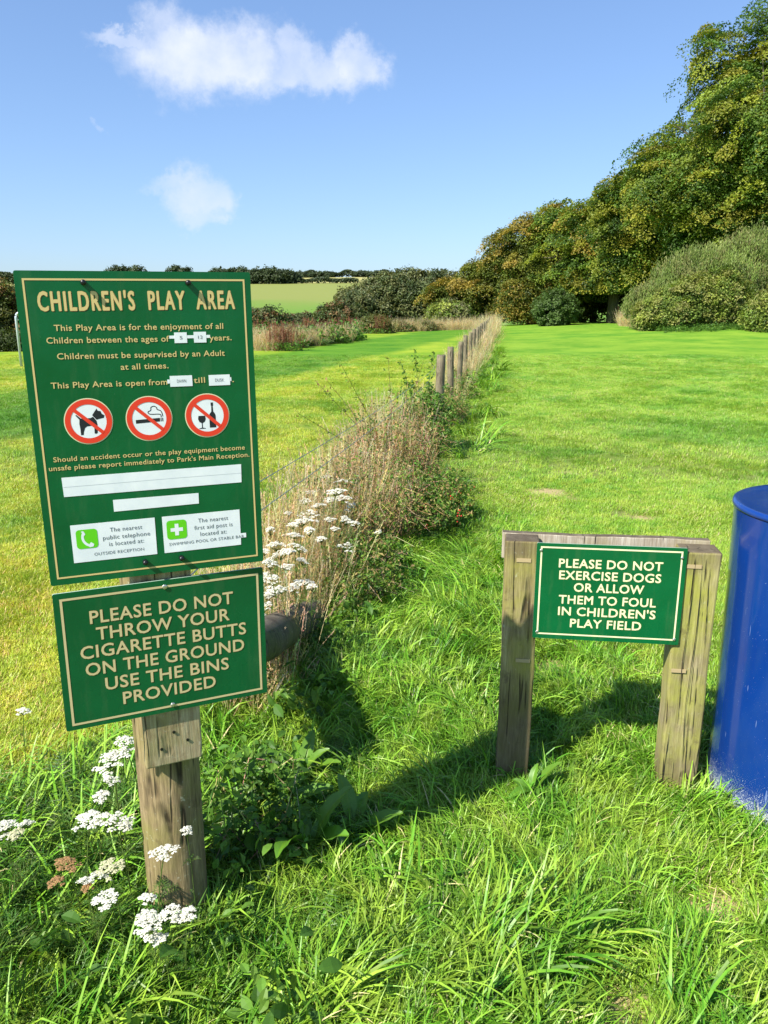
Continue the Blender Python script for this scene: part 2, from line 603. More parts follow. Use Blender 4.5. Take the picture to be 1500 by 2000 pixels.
M['screw'] = principled('steel_screw', (.6, .6, .58), .3, .9)[0]


def sign_green():
    m, nt, b = principled('green_sign_face', (.0, .12, .035), .25, spec=.35, coat=.0)
    tc = nd(nt, 'ShaderNodeTexCoord')
    n = noise(nt, tc.outputs['Object'], 6, 5, .6)
    c = mix(nt, maprange(nt, n.outputs[0], .3, .7), (.0006, .088, .024), (.001, .118, .033))
    mpd = nd(nt, 'ShaderNodeMapping')
    mpd.inputs['Scale'].default_value = (9, 9, 1.6)
    nt.links.new(tc.outputs['Object'], mpd.inputs['Vector'])
    run = noise(nt, mpd.outputs[0], 3.0, 5, .7)
    c = mix(nt, maprange(nt, run.outputs[0], .52, .78, 0, .22), c, (.10, .17, .08))
    bpw = nd(nt, 'ShaderNodeBump')
    bpw.inputs['Strength'].default_value = .12
    bpw.inputs['Distance'].default_value = .01
    nt.links.new(n.outputs[0], bpw.inputs['Height'])
    nt.links.new(bpw.outputs[0], b.inputs['Normal'])
    sp = noise(nt, tc.outputs['Object'], 420, 2, .5)
    c = mix(nt, maprange(nt, sp.outputs[0], .72, .78, 0, .35), c, (.2, .3, .18))
    nt.links.new(c, b.inputs['Base Color'])
    nt.links.new(maprange(nt, n.outputs[0], .3, .7, .16, .34), b.inputs['Roughness'])
    return m


M['sign'] = sign_green()
M['sign_edge'] = principled('sign_board_edge', (.30, .42, .33), .5)[0]
M['gold'] = principled('gold_print', (.66, .50, .20), .4)[0]
M['gold_edge'] = principled('rust_letter_edge', (.33, .13, .025), .5)[0]
M['cream'] = principled('cream_print', (.74, .72, .44), .4)[0]
M['tan'] = principled('tan_print', (.66, .53, .27), .4)[0]
M['red'] = principled('red_print', (.78, .045, .02), .35)[0]
M['black'] = principled('black_print', (.012, .013, .02), .4)[0]
M['grey_ink'] = principled('grey_ink', (.13, .15, .16), .6)[0]
M['lime'] = principled('lime_print', (.12, .60, .01), .4)[0]


def sticker_mat():
    m, nt, b = principled('white_sticker', (.80, .83, .84), .45)
    tc = nd(nt, 'ShaderNodeTexCoord')
    n = noise(nt, tc.outputs['Object'], 18, 5, .65)
    nt.links.new(mix(nt, maprange(nt, n.outputs[0], .35, .7), (.74, .78, .80), (.86, .88, .88)), b.inputs['Base Color'])
    return m


M['sticker'] = sticker_mat()


def bin_mat():
    m, nt, b = principled('blue_plastic', (.003, .04, .26), .16, spec=.5, coat=.3)
    tc = nd(nt, 'ShaderNodeTexCoord')
    sp = nd(nt, 'ShaderNodeSeparateXYZ')
    nt.links.new(tc.outputs['Object'], sp.inputs[0])
    z = sp.outputs[2]
    low = maprange(nt, z, .02, .22, 1, 0)
    low = math_n(nt, 'POWER', low, 1.6)
    s1 = noise(nt, tc.outputs['Object'], 260, 2, .5)
    s2 = noise(nt, tc.outputs['Object'], 700, 2, .5)
    th = math_n(nt, 'SUBTRACT', .74, math_n(nt, 'MULTIPLY', low, .34))
    spk = maprange(nt, math_n(nt, 'SUBTRACT', math_n(nt, 'MAXIMUM', s1.outputs[0], s2.outputs[0]), th), 0, .06, 0, .8)
    n = noise(nt, tc.outputs['Object'], 4, 4)
    c = mix(nt, n.outputs[0], (.003, .026, .165), (.004, .042, .235))
    c = mix(nt, spk, c, (.55, .60, .62))
    # scratches
    mp = nd(nt, 'ShaderNodeMapping')
    mp.inputs['Rotation'].default_value = (.5, .4, .9)
    mp.inputs['Scale'].default_value = (60, 60, 7)
    nt.links.new(tc.outputs['Object'], mp.inputs['Vector'])
    sc = noise(nt, mp.outputs[0], 1.6, 2, .5)
    c = mix(nt, maprange(nt, sc.outputs[0], .715, .75, 0, .4), c, (.3, .4, .6))
    nt.links.new(c, b.inputs['Base Color'])
    nt.links.new(maprange(nt, low, 0, 1, .15, .6), b.inputs['Roughness'])
    bp = nd(nt, 'ShaderNodeBump')
    bp.inputs['Strength'].default_value = .25
    bp.inputs['Distance'].default_value = .02
    nt.links.new(noise(nt, tc.outputs['Object'], 3.5, 2).outputs[0], bp.inputs['Height'])
    nt.links.new(bp.outputs[0], b.inputs['Normal'])
    return m


M['bin'] = bin_mat()

# ------------------------------------------------------------------ ground sheet
TX, TY = 0.149, -0.783                      # the fence line is x = TY + TX * y


def fence_x(y): return TY + TX * y


def terrain(x, y):
    r = np.sqrt(x * x + y * y)
    z = np.interp(r, [0, 62, 85, 112, 200, 350, 600, 760, 1200, 3000], [0, 0, -1.6, -3.2, .2, 9.9, 20.8, 19, 6, 0])
    z += np.where(r > 110, np.sin(x * .012 + 1.0) * 1.2 * np.clip((r - 110) / 200, 0, 1), 0)
    # small unevenness of the turf
    z += np.where(r < 60, .012 * np.sin(x * 1.3 + .7 * y) * np.sin(y * 1.1 - .4 * x), 0) * np.clip(r / 3, 0, 1)
    # the foot of the right-hand bank rises a little
    z += np.clip((x - 15) / 9, 0, 1) ** 1.5 * .9 * np.clip((y - 34) / 6, 0, 1) * np.clip((70 - y) / 8, 0, 1)
    q = np.clip((x - 4) / 11, 0, 1) * np.clip((y - 24) / 18, 0, 1) * np.clip((80 - y) / 20, 0, 1)
    z += .36 * q * q * (3 - 2 * q)
    return z


def build_ground():
    a = np.concatenate([np.arange(0, 10, .5), np.arange(10, 60, 1.5), np.arange(60, 400, 9), np.arange(400, 800, 22), np.arange(800, 3000, 120)])
    xs = np.unique(np.concatenate([-a, a]))
    ys = np.unique(np.concatenate([-a[a < 1500], a]))
    X, Y = np.meshgrid(xs, ys)
    Z = terrain(X, Y)
    V = np.stack([X, Y, Z], -1).reshape(-1, 3)
    nx, ny = len(xs), len(ys)
    i = np.arange(nx * ny).reshape(ny, nx)
    Fc = np.stack([i[:-1, :-1], i[:-1, 1:], i[1:, 1:], i[1:, :-1]], -1).reshape(-1, 4)
    o = link('ground', np_mesh('ground', V, Fc, smooth=True), M['ground'])
    tag(o, kind='structure')


build_ground()


# ------------------------------------------------------------------ leaf clouds (crowns, bushes)
def unit(a): return a / np.maximum(np.linalg.norm(a, axis=-1, keepdims=True), 1e-9)


def leaf_quads(P, N, size, col, rg, narrow=.55, along=None):
    """one folded rhombus per leaf: P (n,3), N normals (n,3), size (n,), col (n,3)"""
    n = len(P)
    a = rg.normal(size=(n, 3)) if along is None else along + rg.normal(size=(n, 3)) * .25
    u = unit(a - N * (a * N).sum(-1, keepdims=True))
    w = np.cross(N, u)
    s = size[:, None]
    V = np.empty((n, 4, 3), dtype=np.float32)
    V[:, 0] = P - u * s * .5
    V[:, 1] = P + w * s * narrow * .5 + N * s * .08
    V[:, 2] = P + u * s * .5 - N * s * .10
    V[:, 3] = P - w * s * narrow * .5 + N * s * .08
    Fc = np.arange(n * 4).reshape(n, 4)
    C = np.repeat(col[:, None, :], 4, axis=1).reshape(-1, 3)
    return V.reshape(-1, 3), Fc, C


def crown_mesh(name, seed, rad, centre, nclump, nleaf, leaf, cols, tipcol=None, tip=.3, clump=.8, flat=.3,
               shear=(0, 0), floor=None, hollow=.5, lump=.16, upright=0., narrow=.6, skirt=1.0, lobes=0):
    """leaf clumps laid like sprays through an uneven ellipsoid"""
    rg = np.random.default_rng(seed)
    d = unit(rg.normal(size=(nclump, 3)))
    ph = rg.uniform(0, 6.28, (6, 3))
    fr = rg.uniform(1.5, 5.0, (6, 3))
    lumpy = sum(np.sin(d @ fr[k] * 1.6 + ph[k, 0]) for k in range(6)) / 2.4
    rr = (hollow + (1 - hollow) * rg.uniform(0, 1, nclump) ** .45) * (1 + lump * lumpy)
    radv = np.array(rad)
    if lobes:
        ld = unit(rg.normal(size=(lobes, 3)) * np.array([1, 1, .85]))
        lc = ld * rg.uniform(.45, .72, (lobes, 1))
        lr = rg.uniform(.30, .46, lobes)
        pick = rg.integers(0, lobes, nclump)
        dd = unit(d + ld[pick] * .5 + np.array([0, 0, .35]))
        q = lc[pick] + dd * (lr[pick] * rg.uniform(.55, 1.05, nclump))[:, None]
        core = rg.uniform(0, 1, nclump) < .16
        q[core] = d[core] * rr[core][:, None] * .75
        c = q * radv
        rr = np.linalg.norm(q, axis=1)
        d = dd
    else:
        c = d * rr[:, None] * radv
    if skirt != 1.0:
        low = c[:, 2] < 0
        c[low, 2] *= skirt
    c = c + np.array(centre)
    c[:, 0] += shear[0] * (c[:, 2] - centre[2])
    c[:, 1] += shear[1] * (c[:, 2] - centre[2])
    if floor is not None:
        keep = c[:, 2] > floor
        c, d, rr = c[keep], d[keep], rr[keep]
    m = len(c)
    out = unit(d * np.array([1, 1, .6]))
    up = np.array([0, 0, 1.])
    n = unit(up * .9 + out * .75 + rg.normal(size=(m, 3)) * .28)
    t1 = unit(np.cross(n, unit(rg.normal(size=(m, 3)))))
    t2 = np.cross(n, t1)
    cl = clump * rg.uniform(.55, 1.35, m)
    cc = np.array(cols)[rg.integers(0, len(cols), m)] * rg.uniform(.75, 1.3, (m, 1))
    if tipcol is not None:
        k = (rg.uniform(0, 1, m) < tip * np.clip((rr - .6) * 2.6, 0, 1.4)) 
        cc[k] = np.array(tipcol) * rg.uniform(.7, 1.2, (k.sum(), 1))
    ang = rg.uniform(0, 6.283, (m, nleaf))
    ra = np.sqrt(rg.uniform(0, 1, (m, nleaf)))
    el = rg.uniform(.5, 1.0, (m, 1))
    a = ra * np.cos(ang) * cl[:, None]
    b = ra * np.sin(ang) * cl[:, None] * el
    h = rg.normal(size=(m, nleaf)) * cl[:, None] * flat * .5 - ra ** 2 * cl[:, None] * .28
    P = c[:, None, :] + a[..., None] * t1[:, None, :] + b[..., None] * t2[:, None, :] + h[..., None] * n[:, None, :]
    if upright:
        P[..., 2] += np.abs(rg.normal(size=(m, nleaf))) * upright
    P = P.reshape(-1, 3)
    N = unit(np.repeat(n, nleaf, 0) + rg.normal(size=(m * nleaf, 3)) * .45)
    C = np.repeat(cc, nleaf, 0) * rg.uniform(.85, 1.18, (m * nleaf, 1))
    if floor is not None:
        k = P[:, 2] > floor - .3
        P, N, C = P[k], N[k], C[k]
    al = None
    if upright:
        al = np.tile(np.array([0.15, 0, 1.]), (len(P), 1))
        N = unit(np.stack([rg.normal(size=len(P)), rg.normal(size=len(P)) - .3, rg.uniform(-.1, .5, len(P))], -1))
    V, Fc, Cc = leaf_quads(P, N, leaf * rg.uniform(.7, 1.35, len(P)), C, rg, narrow, al)
    return np_mesh(name, V, Fc, Cc)


M['bark'] = wood_mat('tree_bark', (.10, .085, .06), (.16, .14, .11), (.045, .04, .03), .3, (.08, .10, .03), 6.6, .3)


def trunk_builder(seed, h, r, crown_c, crown_r, nlimb=9):
    rg = random.Random(seed)
    mb = MB()
    top = Vector(crown_c) + Vector((0, 0, crown_r[2] * .3))
    pts = [Vector((0, 0, -.3)), Vector((rg.uniform(-.1, .1), rg.uniform(-.1, .1), h * .25)),
           Vector((crown_c[0] * .4, crown_c[1] * .4, h * .5)), Vector((crown_c[0] * .8, crown_c[1] * .8, h * .72)), top]
    mb.tube(pts, [r * 1.35, r, r * .8, r * .5, r * .08], 9)
    for k in range(nlimb):
        t = rg.uniform(.2, .8)
        i = min(int(t * 4), 3)
        f = t * 4 - i
        p0 = pts[i].lerp(pts[i + 1], f)
        an = rg.uniform(0, 6.28)
        e = Vector(crown_c) + Vector((math.cos(an) * crown_r[0] * .55, math.sin(an) * crown_r[1] * .55, rg.uniform(-.5, .4) * crown_r[2]))
        mid = p0.lerp(e, .5) + Vector((0, 0, .12 * (e - p0).length))
        mb.tube([p0, mid, e], [r * .38, r * .2, r * .04], 5)
    return mb


def tree(name, label, X, Y, crown, base=0., trunk_h=6, trunk_r=.25, group=None, cat='tree', nlimb=9):
    """crown: dict for crown_mesh, centre relative to the foot"""
    z = float(terrain(np.array(X), np.array(Y)))
    root = empty(name, (X, Y, z))
    tag(root, label, cat, group)
    link('crown', crown_mesh('crown', **crown), M['foliage'], root)
    trunk_builder(crown['seed'], trunk_h, trunk_r, crown['centre'], crown['rad'], nlimb).build('trunk', M['bark'], root, smooth=True)
    return root


BEECH = [(.082, .158, .019), (.115, .192, .022), (.175, .235, .026), (.050, .105, .014), (.225, .260, .026)]
BEECH_TIP = (.27, .27, .030)
RUST_TIP = (.29, .22, .035)
AUTUMN = [(.090, .125, .018), (.14, .160, .020), (.19, .175, .024), (.060, .095, .014), (.115, .145, .018)]
THICKET = [(.085, .115, .040), (.115, .145, .052), (.062, .092, .032), (.14, .155, .062)]

# the row of tall windswept trees along the right and the far end of the playing field
row = [  # px centre, Y, half width m, top py, base z of crown, label, palette
    (912, 63, 3.0, 530, 'lowest rounded tree at the far left end of the tall tree row', AUTUMN, .5),
    (968, 62, 3.4, 492, 'rusty tinged tree just right of the far end of the fence', AUTUMN, .5),
    (1040, 60, 4.0, 438, 'yellow brown tree standing in the middle of the far field edge', AUTUMN, .45),
    (1118, 58, 4.2, 392, 'dense green tree above the small round shrub at the field edge', BEECH, .3),
    (1198, 56, 4.3, 372, 'dark green tree overhanging the black hollow beside the bank', BEECH, .28),
    (1290, 53, 4.5, 292, 'tall yellow green tree behind the left part of the bank', BEECH, .33),
    (1382, 50, 4.9, 158, 'taller golden green tree second from the right edge', BEECH, .33),
    (1475, 48, 5.6, 18, 'tallest tree of the row, at the right edge of the view', BEECH, .28),
]
for i, (px, Y, hw, ty, lab, pal, tip) in enumerate(row):
    p = at(px, 600, Y)
    top = at(px, ty, Y).z
    low = 0.6 if i < 5 else (2.6 if i < 7 else 4.2)
    rz = (top - low) / 2
    tree('beech_tree', lab, p.x, Y, dict(seed=40 + i, rad=(hw * (1.12 if i < 6 else 1.22), hw, rz * (1.12 if i < 5 else 1.2)), centre=(0, 0, low + rz * (.95 if i < 5 else 1.02)),
         nclump=int(280 + 17 * hw * rz), nleaf=165, leaf=.145, lobes=13 if i < 5 else 17, cols=pal, tipcol=RUST_TIP if i < 4 else BEECH_TIP, tip=tip, clump=1.0, flat=.16,
         floor=(.3, .3, .3, 1.7, 2.2, 2.2, 2.6, 3.8)[i], hollow=.42, lump=.15, shear=(.12, 0)), trunk_h=top * .8, trunk_r=.16 + .02 * top, group='tall trees along the right side of the field', nlimb=12)
# second rank behind, closing the row
for i, (px, Y, hw, ty, lab) in enumerate([
        (1080, 68, 4.5, 428, 'tree in the rear rank showing between the middle trees'),
        (1160, 66, 5.0, 392, 'tree in the rear rank behind the dark hollow'),
        (1250, 64, 5.0, 352, 'rear tree filling the gap before the bank'),
        (1345, 60, 5.4, 275, 'rear tree darkening the gap behind the golden green tree'),
        (1560, 50, 6.0, 10, 'tree mostly outside the right edge of the view')]):
    p = at(px, 600, Y)
    top = at(px, ty, Y).z
    tree('beech_tree', lab, p.x, Y, dict(seed=80 + i, rad=(hw, hw * .8, top * .5), centre=(0, 0, top * .5 + .3),
         nclump=int(260 + 12 * hw * top / 2), nleaf=50, leaf=.24, cols=BEECH, tipcol=BEECH_TIP, tip=.2, clump=1.0, flat=.3,
         floor=.3, hollow=.35, lump=.14), trunk_h=top * .8, trunk_r=.25, group='rear rank of trees behind the tall row', nlimb=8)


def bush(name, label, X, Y, rad, cols, seed, nclump=260, nleaf=50, leaf=.12, group=None, cat='bush', lift=.45, upright=0., narrow=.6, tipcol=None, tip=.2, clump=.45, lump=.14, stems=True):
    z = float(terrain(np.array(X), np.array(Y)))
    root = empty(name, (X, Y, z))
    tag(root, label, cat, group)
    cz = rad[2] * lift
    link('foliage', crown_mesh('foliage', seed=seed, rad=(rad[0], rad[1], rad[2] * (1 - lift) * .97), centre=(0, 0, cz), nclump=nclump, nleaf=nleaf,
         leaf=leaf, cols=cols, tipcol=tipcol, tip=tip, clump=clump, flat=.5, floor=.05, hollow=.5, lump=lump, upright=upright, narrow=narrow), M['foliage'], root)
    if stems:
        mb = MB()
        rg = random.Random(seed)
        for k in range(9):
            an = rg.uniform(0, 6.28)
            q = rg.uniform(.3, .75)
            e = Vector((math.cos(an) * rad[0] * q, math.sin(an) * rad[1] * q, rad[2] * rg.uniform(.5, .95)))
            mb.tube([(0, 0, -.1), (e.x * .35, e.y * .35, e.z * .5), e], [.05, .03, .008], 5)
        mb.build('stems', M['bark'], root)
    return root


# the overgrown bank on the right
WILLOW = [(.18, .25, .06), (.22, .29, .07), (.14, .20, .045), (.27, .31, .10)]
BRAMBLE = [(.15, .22, .035), (.20, .265, .042), (.25, .29, .055), (.10, .155, .026)]
BR_TIP = (.25, .26, .07)
for i, (px, Y, rx, rz, lab, pal, upr) in enumerate([
        (1290, 42.5, 1.5, 2.2, 'low willowy shrub at the left foot of the overgrown bank', WILLOW, .18),
        (1335, 42.8, 1.8, 3.3, 'grey green willow shrub on the rising shoulder of the bank', WILLOW, .28),
        (1392, 43.2, 2.0, 4.0, 'tall willow shrub in the middle of the overgrown bank', WILLOW, .3),
        (1455, 44.2, 2.1, 4.5, 'pale topped willow shrub at the crest of the bank', WILLOW, .3),
        (1535, 44, 2.4, 4.2, 'willow shrub of the bank cut by the right edge', WILLOW, .3)]):
    p = at(px, 600, Y)
    bush('willow_shrub', lab, p.x, Y, (rx, 1.7, rz), pal, 120 + i, nclump=520, nleaf=70, leaf=.16, group='willow shrubs on the bank', cat='shrub', upright=upr, narrow=.26, clump=.42, lump=.22, tipcol=(.25, .25, .09), tip=.2)
for i, (px, Y, rx, rz, lab) in enumerate([
        (1298, 41.2, 1.5, 1.7, 'leftmost bramble mound in front of the bank'),
        (1350, 41.2, 1.8, 2.7, 'yellow green bramble mound below the tall willow shrub'),
        (1404, 41.4, 1.4, 2.9, 'bramble mound at the edge of the shaded recess'),
        (1462, 42.4, 1.6, 2.0, 'dark bramble mound in the shaded recess of the bank'),
        (1508, 38.0, 1.1, 1.7, 'bright bramble bush at the right edge of the lawn')]):
    p = at(px, 600, Y)
    bush('bramble_mound', lab, p.x, Y, (rx, 1.2, rz), BRAMBLE, 140 + i, nclump=420, nleaf=70, leaf=.11, group='bramble mounds along the foot of the bank', cat='bramble', tipcol=BR_TIP, tip=.35, clump=.38, lump=.12)
p = at(1085, 600, 54)
bush('round_shrub', 'small rounded green shrub alone at the foot of the far trees', p.x, 54, (1.5, 1.3, 2.4), [(.07, .125, .025), (.09, .15, .035)], 160, nclump=260, nleaf=60, leaf=.15, cat='shrub', clump=.35)

# grey green thicket left of the fence end
for i, (px, Y, rx, top, lab) in enumerate([
        (690, 66, 2.2, 588, 'low left shoulder bush of the grey green thicket'),
        (728, 67, 3.2, 543, 'second bush from the left in the grey green thicket'),
        (790, 67, 3.9, 515, 'broadest and highest bush of the grey green thicket'),
        (848, 66, 3.2, 519, 'thicket bush touching the first rusty tree'),
        (880, 60, 1.6, 590, 'small yellow green bush at the right foot of the thicket')]):
    p = at(px, 600, Y)
    h = at(px, top, Y).z
    bush('thicket_bush', lab, p.x, Y, (rx, 2.6, h), THICKET if i < 4 else BRAMBLE, 170 + i, nclump=int(260 + 90 * rx), nleaf=60, leaf=.20, group='bushes of the far thicket', clump=.6, lump=.12, lift=.5, tipcol=(.14, .15, .05), tip=.3)
for i, (px, Y, rx, h, lab) in enumerate([
        (505, 56, 2.0, 1.5, 'rounded bush just right of the big green sign'),
        (555, 62, 2.6, .9, 'low hedge bush right of the rounded bush'),
        (612, 64, 2.8, 1.2, 'low hedge bush below the pale field'),
        (660, 62, 2.0, 1.9, 'low hedge bush where the thicket begins'),
        (735, 47, .9, 1.0, 'small separate bush on the lawn border'),
        (770, 50, 1.3, .6, 'low bramble on the lawn border below the thicket'),
        (815, 52, 1.4, .6, 'low bramble on the lawn border, right of the small bush'),
        (850, 54, 1.2, .5, 'last low bramble before the straw grass')]):
    p = at(px, 600, Y)
    bush('hedge_bush', lab, p.x, Y, (rx, 1.2, h), THICKET if i < 4 else [(.08, .11, .025), (.12, .13, .03)], 190 + i, nclump=150, nleaf=50, leaf=.18 if i < 4 else .10, group='low bushes beyond the left lawn', clump=.4, lift=.4, tipcol=(.2, .12, .05), tip=.15)
for i, (px, Y, rx, h, lab) in enumerate([
        (-30, 30, 1.8, 2.5, 'hedge bush cut off by the left edge of the view'),
        (25, 31, 1.6, 2.2, 'hedge bush seen left of the goal post'),
        (110, 32, 2.0, 2.4, 'hedge bush hidden behind the big green sign')]):
    p = at(px, 600, Y)
    bush('hedge_bush', lab, p.x, Y, (rx, 1.2, h), [(.08, .11, .02), (.13, .14, .03), (.06, .085, .018)], 205 + i, nclump=300, nleaf=60, leaf=.11, group='bushes of the hedge behind the goal', clump=.35, tipcol=(.25, .15, .05), tip=.25)
for i, (px, Y) in enumerate([(-40, 28.2), (10, 28.4), (60, 28.6), (120, 29)]):
    p = at(px, 600, Y)
    bush('clipped_hedge', ['leftmost stretch of low dark hedge on the left lawn edge', 'low dark hedge stretch left of the goal post', 'low dark hedge stretch at the goal post', 'low dark hedge stretch hidden by the big sign'][i],
         p.x, Y, (.85, .5, .75), [(.045, .075, .016), (.07, .10, .02)], 215 + i, nclump=150, nleaf=50, leaf=.07, group='low hedge along the left lawn', cat='hedge', clump=.22, lump=.05, lift=.4)

# far hedgerows and trees on the hills
FAR = [(.050, .075, .028), (.065, .09, .035), (.04, .062, .026)]
for i, (px, ty, hw, Y, lab) in enumerate([
        (12, 545, 9, 360, 'far tree at the left edge above the pale field'),
        (235, 521, 6, 360, 'flat topped far tree peeping over the sign, left one'),
        (268, 520, 7, 362, 'far tree peeping over the sign beside the flat topped one'),
        (355, 519, 6, 364, 'small rounded far tree peeping over the middle of the sign'),
        (440, 523, 7, 360, 'far tree above the right part of the big sign'),
        (470, 522, 6, 358, 'far tree over the right corner of the big sign'),
        (508, 527, 6, 352, 'left tree of the dark group on the crest'),
        (540, 523, 7.5, 350, 'largest tree of the dark group on the crest'),
        (566, 530, 5, 352, 'right tree of the dark group on the crest'),
        (600, 538, 10, 600, 'far skyline tree right of the dark group'),
        (634, 536, 9, 600, 'broad far skyline tree above the hedge'),
        (705, 533, 7, 600, 'lone dark tree on the skyline near the thicket'),
        (738, 538, 10, 600, 'skyline tree beside the lone dark tree')]):
    p = at(px, 600, Y)
    gz = float(terrain(np.array(p.x), np.array(Y)))
    h = max(at(px, ty, Y).z - gz, 4)
    tree('hill_tree', lab, p.x, Y, dict(seed=230 + i, rad=(hw * 1.0, hw * .8, h * .5), centre=(0, 0, h * .52), nclump=110, nleaf=38, leaf=.85 if Y < 500 else 1.2, cols=FAR,
         clump=1.7, flat=.5, floor=.4, hollow=.5, lump=.12), trunk_h=h * .7, trunk_r=.35, group='trees on the far hill', nlimb=4)
for i, (x0, x1, Y, h, lab) in enumerate([
        (-60, 60, 350, 5.5, 'hedgerow along the crest at the left edge'),
        (440, 575, 348, 4.2, 'dark hedgerow under the trees on the crest'),
        (570, 700, 352, 2.6, 'thin hedgerow across the far field'),
        (480, 760, 602, 5.5, 'skyline hedgerow on the farthest hill'),
        (200, 470, 356, 4.5, 'hedgerow on the crest behind the big sign')]):
    a, b_ = at(x0, 600, Y), at(x1, 600, Y)
    cx, L_ = (a.x + b_.x) / 2, (b_.x - a.x)
    gz = float(terrain(np.array(cx), np.array(Y)))
    rg = np.random.default_rng(250 + i)
    n = int(L_ * 60)
    xs = rg.uniform(-L_ / 2, L_ / 2, n)
    gzs = terrain(xs + cx, np.full(n, float(Y)))
    hh = h * (.75 + .25 * np.sin(xs * .35 + i) * np.sin(xs * .13 + 2))
    P = np.stack([xs, rg.normal(size=n) * 1.2, gzs - gz + np.sqrt(rg.uniform(0, 1, n)) * hh], -1)
    N = unit(rg.normal(size=(n, 3)) + np.array([-.3, -.5, .8]))
    C = np.array(FAR)[rg.integers(0, 3, n)] * rg.uniform(.7, 1.3, (n, 1))
    V, Fc, Cc = leaf_quads(P, N, np.full(n, .9 if Y < 500 else 1.3), C, rg, .8)
    o = link('hedgerow', np_mesh('hedgerow', V, Fc, Cc), M['foliage'], None, (cx, Y, gz))
    tag(o, lab, 'hedge', 'hedgerows on the far hill')

# ------------------------------------------------------------------ signs
TXT_CACHE = {}


def text_mesh(name, body, width, cap, bold=.012, spacing=1.0):
    """flat lettering: the text is laid several times a hair apart to thicken its strokes"""
    cu = bpy.data.curves.new('lettering', 'FONT')
    cu.body = body
    cu.size = 1
    cu.space_character = spacing
    cu.offset = 0.0
    cu.resolution_u = 3
    o = bpy.data.objects.new('lettering', cu)
    COL.objects.link(o)
    bpy.context.view_layer.update()
    me = bpy.data.meshes.new_from_object(o.evaluated_get(bpy.context.evaluated_depsgraph_get()))
    bpy.data.objects.remove(o)
    n = len(me.vertices)
    V = np.empty(n * 3, dtype=np.float32)
    me.vertices.foreach_get('co', V)
    V = V.reshape(-1, 3)
    x0, x1 = V[:, 0].min(), V[:, 0].max()
    sy = cap / 0.682
    sx = width / (x1 - x0)
    fs = [tuple(p.vertices) for p in me.polygons]
    bpy.data.meshes.remove(me)
    out_v, out_f = [], []
    r = bold * cap
    offs = [(0, 0)] + ([(math.cos(a) * r, math.sin(a) * r) for a in [k * math.pi / 4 for k in range(8)]] if bold else [])
    for k, (dx, dz) in enumerate(offs):
        b = len(out_v)
        for v in V:
            out_v.append(((v[0] - x0) * sx + dx, -.00004 * k, v[1] * sy + dz))
        out_f += [tuple(i + b for i in f) for f in fs]
    m = bpy.data.meshes.new(name)
    m.from_pydata(out_v, [], out_f)
    m.update()
    return m


def lettering(parent, body, u0, u1, v, cap, mat, bold=.05, depth=.00245, slope=0., edge=None, spacing=1.06, name='lettering'):
    """u0,u1,v,cap in millimetres on the sign face"""
    me = text_mesh(name, body, (u1 - u0) / 1000, cap / 1000, bold, spacing)
    if edge is not None:
        e = text_mesh(name, body, (u1 - u0) / 1000, cap / 1000, bold + .016, spacing)
        n0 = len(me.vertices)
        vs = [v_.co.copy() for v_ in me.vertices] + [v_.co + Vector((.0003, .00034, -.0003)) for v_ in e.vertices]
        fs = [tuple(p.vertices) for p in me.polygons] + [tuple(i + n0 for i in p.vertices) for p in e.polygons]
        mi = [0] * len(me.polygons) + [1] * len(e.polygons)
        m2 = bpy.data.meshes.new(name)
        m2.from_pydata(vs, [], fs)
        m2.materials.append(mat)
        m2.materials.append(edge)
        m2.polygons.foreach_set('material_index', mi)
        me = m2
    o = link(name, me, mat, parent, (u0 / 1000, -depth, v / 1000))
    o.rotation_euler = (0, -math.atan2(slope, u1 - u0), 0)
    return o


def flat_poly(mb, pts, y, mi=0):
    """polygon (may be concave) in mm on the sign plane"""
    from mathutils.geometry import tessellate_polygon
    P = [Vector((a / 1000, -y, b / 1000)) for a, b in pts]
    tris = tessellate_polygon([P])
    mb.add(P, [tuple(t) for t in tris], mi=mi)


def ring(mb, cx, cz, r0, r1, y, mi=0, n=48):
    vs = []
    for k in range(n):
        a = 2 * math.pi * k / n
        vs.append((cx / 1000 + math.cos(a) * r0 / 1000, -y, cz / 1000 + math.sin(a) * r0 / 1000))
        vs.append((cx / 1000 + math.cos(a) * r1 / 1000, -y, cz / 1000 + math.sin(a) * r1 / 1000))
    mb.add(vs, [(2 * k, 2 * k + 1, (2 * k + 3) % (2 * n), (2 * k + 2) % (2 * n)) for k in range(n)], mi=mi)


def disc(mb, cx, cz, r, y, mi=0, n=48):
    mb.add([(cx / 1000 + math.cos(2 * math.pi * k / n) * r / 1000, -y, cz / 1000 + math.sin(2 * math.pi * k / n) * r / 1000) for k in range(n)], [tuple(range(n))], mi=mi)


def board(parent, w, h, t=.004):
    mb = MB()
    r = .004
    x, z = w / 2, h / 2
    out = []
    for cx, cz, a0 in ((x - r, z - r, 0), (-x + r, z - r, 90), (-x + r, -z + r, 180), (x - r, -z + r, 270)):
        for k in range(4):
            a = R(a0 + k * 30)
            out.append((cx + math.cos(a) * r, cz + math.sin(a) * r))
    n = len(out)
    vs = [(a, -t / 2, b) for a, b in out] + [(a, t / 2, b) for a, b in out]
    mb.add(vs, [tuple(range(n))][::-1], mi=0)
    mb.add([], [])
    b0 = 0
    for k in range(n):
        mb.f.append((k, (k + 1) % n, n + (k + 1) % n, n + k))
        mb.mi.append(1)
    mb.f.append(tuple(range(2 * n - 1, n - 1, -1)))
    mb.mi.append(1)
    return mb.build('board', [M['sign'], M['sign_edge']], parent)


